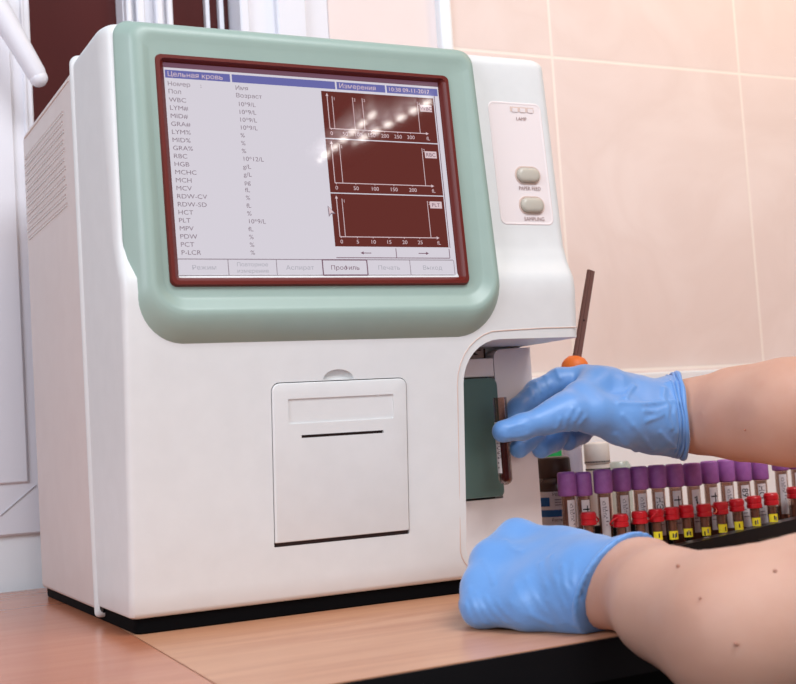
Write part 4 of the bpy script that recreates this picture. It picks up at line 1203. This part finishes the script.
# ribbed jar with two black bands
c = at(598, 470, 0.21); zt = at(598, 446, 0.21)[2]
jr = thing('jar', 'white jar with a ribbed lid and two black lines behind the rack', 'jar', (c[0], 0.21, 0))
rj = pxr(c, 12)
z1_, z2_ = at(598, 461.5, 0.21)[2], at(598, 469, 0.21)[2]
JW = mat('jar_white', (226, 218, 210), 0.5)
b = MB().lathe([(rj-0.001, 0), (rj, 0.001), (rj, z1_-0.003)], JW, (0, 0, 0), 32)
wrap(b, rj+0.0002, 0, 2*PI, z2_-0.0008, z2_+0.0008, INK, 32); b.build('jar_body', jr, smooth=50)
b = MB(); cap_mesh(b, rj*1.02, z1_-0.003, zt+0.004, JW, 56); wrap(b, rj*1.06, 0, 2*PI, z1_-0.0008, z1_+0.0008, INK, 32); b.build('ribbed_lid', jr, smooth=50)
# low pale glass dish
c = at(620, 470, 0.22); zt = at(620, 461.5, 0.22)[2]
ds = thing('vial', 'pale greenish vial right of the ribbed white jar', 'vial', (c[0], 0.22, 0))
MB().lathe([(0.011, 0), (0.0115, 0.002), (0.0115, zt-0.004), (0.0095, zt-0.001), (0.009, zt)], mat('pale_green_glass', (196, 206, 196), 0.2, alpha=0.7), (0, 0, 0), 24).build('vial_wall', ds, smooth=50)
# brown strip with an orange knob, standing behind the hand
YT = 0.108
K0 = Vector(at(575.5, 366, YT)); Rt = Vector(at(591, 270.5, YT)); dt = (Rt-K0).normalized()
foot = K0-dt*0.052
tl = thing('spatula', 'brown metal strip with an orange knob held up behind the raised glove', 'lab tool', foot)
wv = Vector((1, 0, 0)); wv = (wv-dt*wv.dot(dt)).normalized(); nv = dt.cross(wv)
hw = pxr(K0, 4.2)
def strip(p, q, w0, w1, th):
    v = []
    for (c_, w) in ((p, w0), (q, w1)):
        for (a, b2) in ((-1, -1), (1, -1), (1, 1), (-1, 1)): v.append(c_+wv*w*a+nv*th*b2)
    return v, [(0, 1, 2, 3), (4, 7, 6, 5), (0, 4, 5, 1), (1, 5, 6, 2), (2, 6, 7, 3), (3, 7, 4, 0)]
mb = MB(); v, f_ = strip(K0, Rt, hw*1.08, hw*0.95, 0.0012); mb.add(v, f_, ROD)
for off in (-0.75, 0.0):
    v, f_ = strip(K0+wv*hw*off-nv*0.0012, Rt+wv*hw*off*0.9-nv*0.0012, 0.0009, 0.0007, 0.0006); mb.add(v, f_, ROD)
mb.build('strip', tl, tl)
P = Vector(at(583, 320.5, YT))
bm = bmesh.new(); bmesh.ops.create_uvsphere(bm, u_segments=10, v_segments=6, radius=0.0011, matrix=Matrix.Translation(P-nv*0.0014)); MB().bm(bm, SLOT).build('rivet', tl, tl)
mb = MB(); rk_ = pxr(K0, 14)
prof = [(-1.0, 0.35), (-0.9, 0.6), (-0.6, 0.88), (-0.2, 1.0), (0.2, 0.98), (0.5, 0.84), (0.75, 0.6), (0.85, 0.3)]
rings = [[tuple(K0+dt*(rk_*t-0.002)+(wv*math.cos(2*PI*k/24)+nv*math.sin(2*PI*k/24))*rk_*r) for k in range(24)] for t, r in prof]
mb.loft(rings, ORANGE); mb.build('orange_knob', tl, tl, smooth=60)
mb = MB(); rings = [[tuple(Vector(foot)+dt*t+(wv*math.cos(2*PI*k/14)+nv*math.sin(2*PI*k/14))*r) for k in range(14)] for t, r in ((0.0, 0.003), (0.003, 0.0055), (0.03, 0.007), (0.044, 0.0065))]
mb.loft(rings, ORANGE); mb.build('handle', tl, tl, smooth=60)

# ------------------------------------------------------------------ light
def area(name, loc, tgt, sx, sy, power, rgb, spread=PI):
    l = bpy.data.lights.new(name, 'AREA'); l.shape = 'RECTANGLE'; l.size = sx; l.size_y = sy; l.energy = power; l.color = lin(rgb); l.spread = spread
    o = bpy.data.objects.new(name, l); COL.objects.link(o)
    o.location = loc
    o.rotation_euler = (Vector(tgt)-Vector(loc)).to_track_quat('-Z', 'Y').to_euler()
    return o
wd = bpy.data.worlds.new('world'); SC.world = wd; wd.use_nodes = True
bg = wd.node_tree.nodes['Background']; bg.inputs['Color'].default_value = (*lin((244, 246, 255)), 1); bg.inputs['Strength'].default_value = 0.30
area('ceiling_key', (0.45, -1.30, 1.85), (0.3, 0.0, 0.1), 1.1, 0.7, 33, (250, 250, 253))
area('side_fill', (-1.45, -0.75, 1.0), (0.0, 0.3, 0.2), 0.9, 0.9, 20, (236, 243, 255))  # unseen fill light added to brighten the window frame and left side
area('front_fill', (-0.15, -2.7, 0.75), (0.3, 0.0, 0.15), 1.1, 0.9, 11, (255, 250, 246))  # unseen low fill added to lift the front faces and the recess
area('warm_haze_fill', (1.35, -0.30, 1.45), (1.02, 0.40, 0.85), 0.3, 0.3, 2.7, (255, 200, 132), math.radians(100))  # unseen warm light added to imitate the haze at upper right
for i, (x, y0, y1) in enumerate(((1.92, -3.95, -3.25), (2.06, -3.9, -3.2))):
    pass
cl = thing('ceiling_light', 'twin fluorescent ceiling light mirrored as white streaks in the screen', 'ceiling light', (1.99, -3.6, 1.93))
MB().box(1.84, 2.14, -4.05, -3.05, 1.93, 1.97, PVC, 0.004).build('housing', cl, cl)
for (x, x2, y0, y1) in ((1.91, 1.94, -3.86, -3.36), (1.985, 2.115, -3.66, -3.22)):
    MB().tube([(x, y0, 1.9), (x2, y1, 1.9)], 0.008, LAMP, 10).build('tube', cl, cl, smooth=60)
    for q in range(6):
        mb = MB(); t = (q+0.5)/6; mb.box(x+(x2-x)*t-0.03, x+(x2-x)*t+0.03, y0+(y1-y0)*t-0.008, y0+(y1-y0)*t+0.008, 1.8885, 1.931, PVC); mb.build('louvre', cl, cl)
SC.view_settings.view_transform = 'Standard'; SC.view_settings.look = 'None'
SC.view_settings.gamma = 1.0; SC.view_settings.use_curve_mapping = False; SC.view_settings.exposure = 0.0
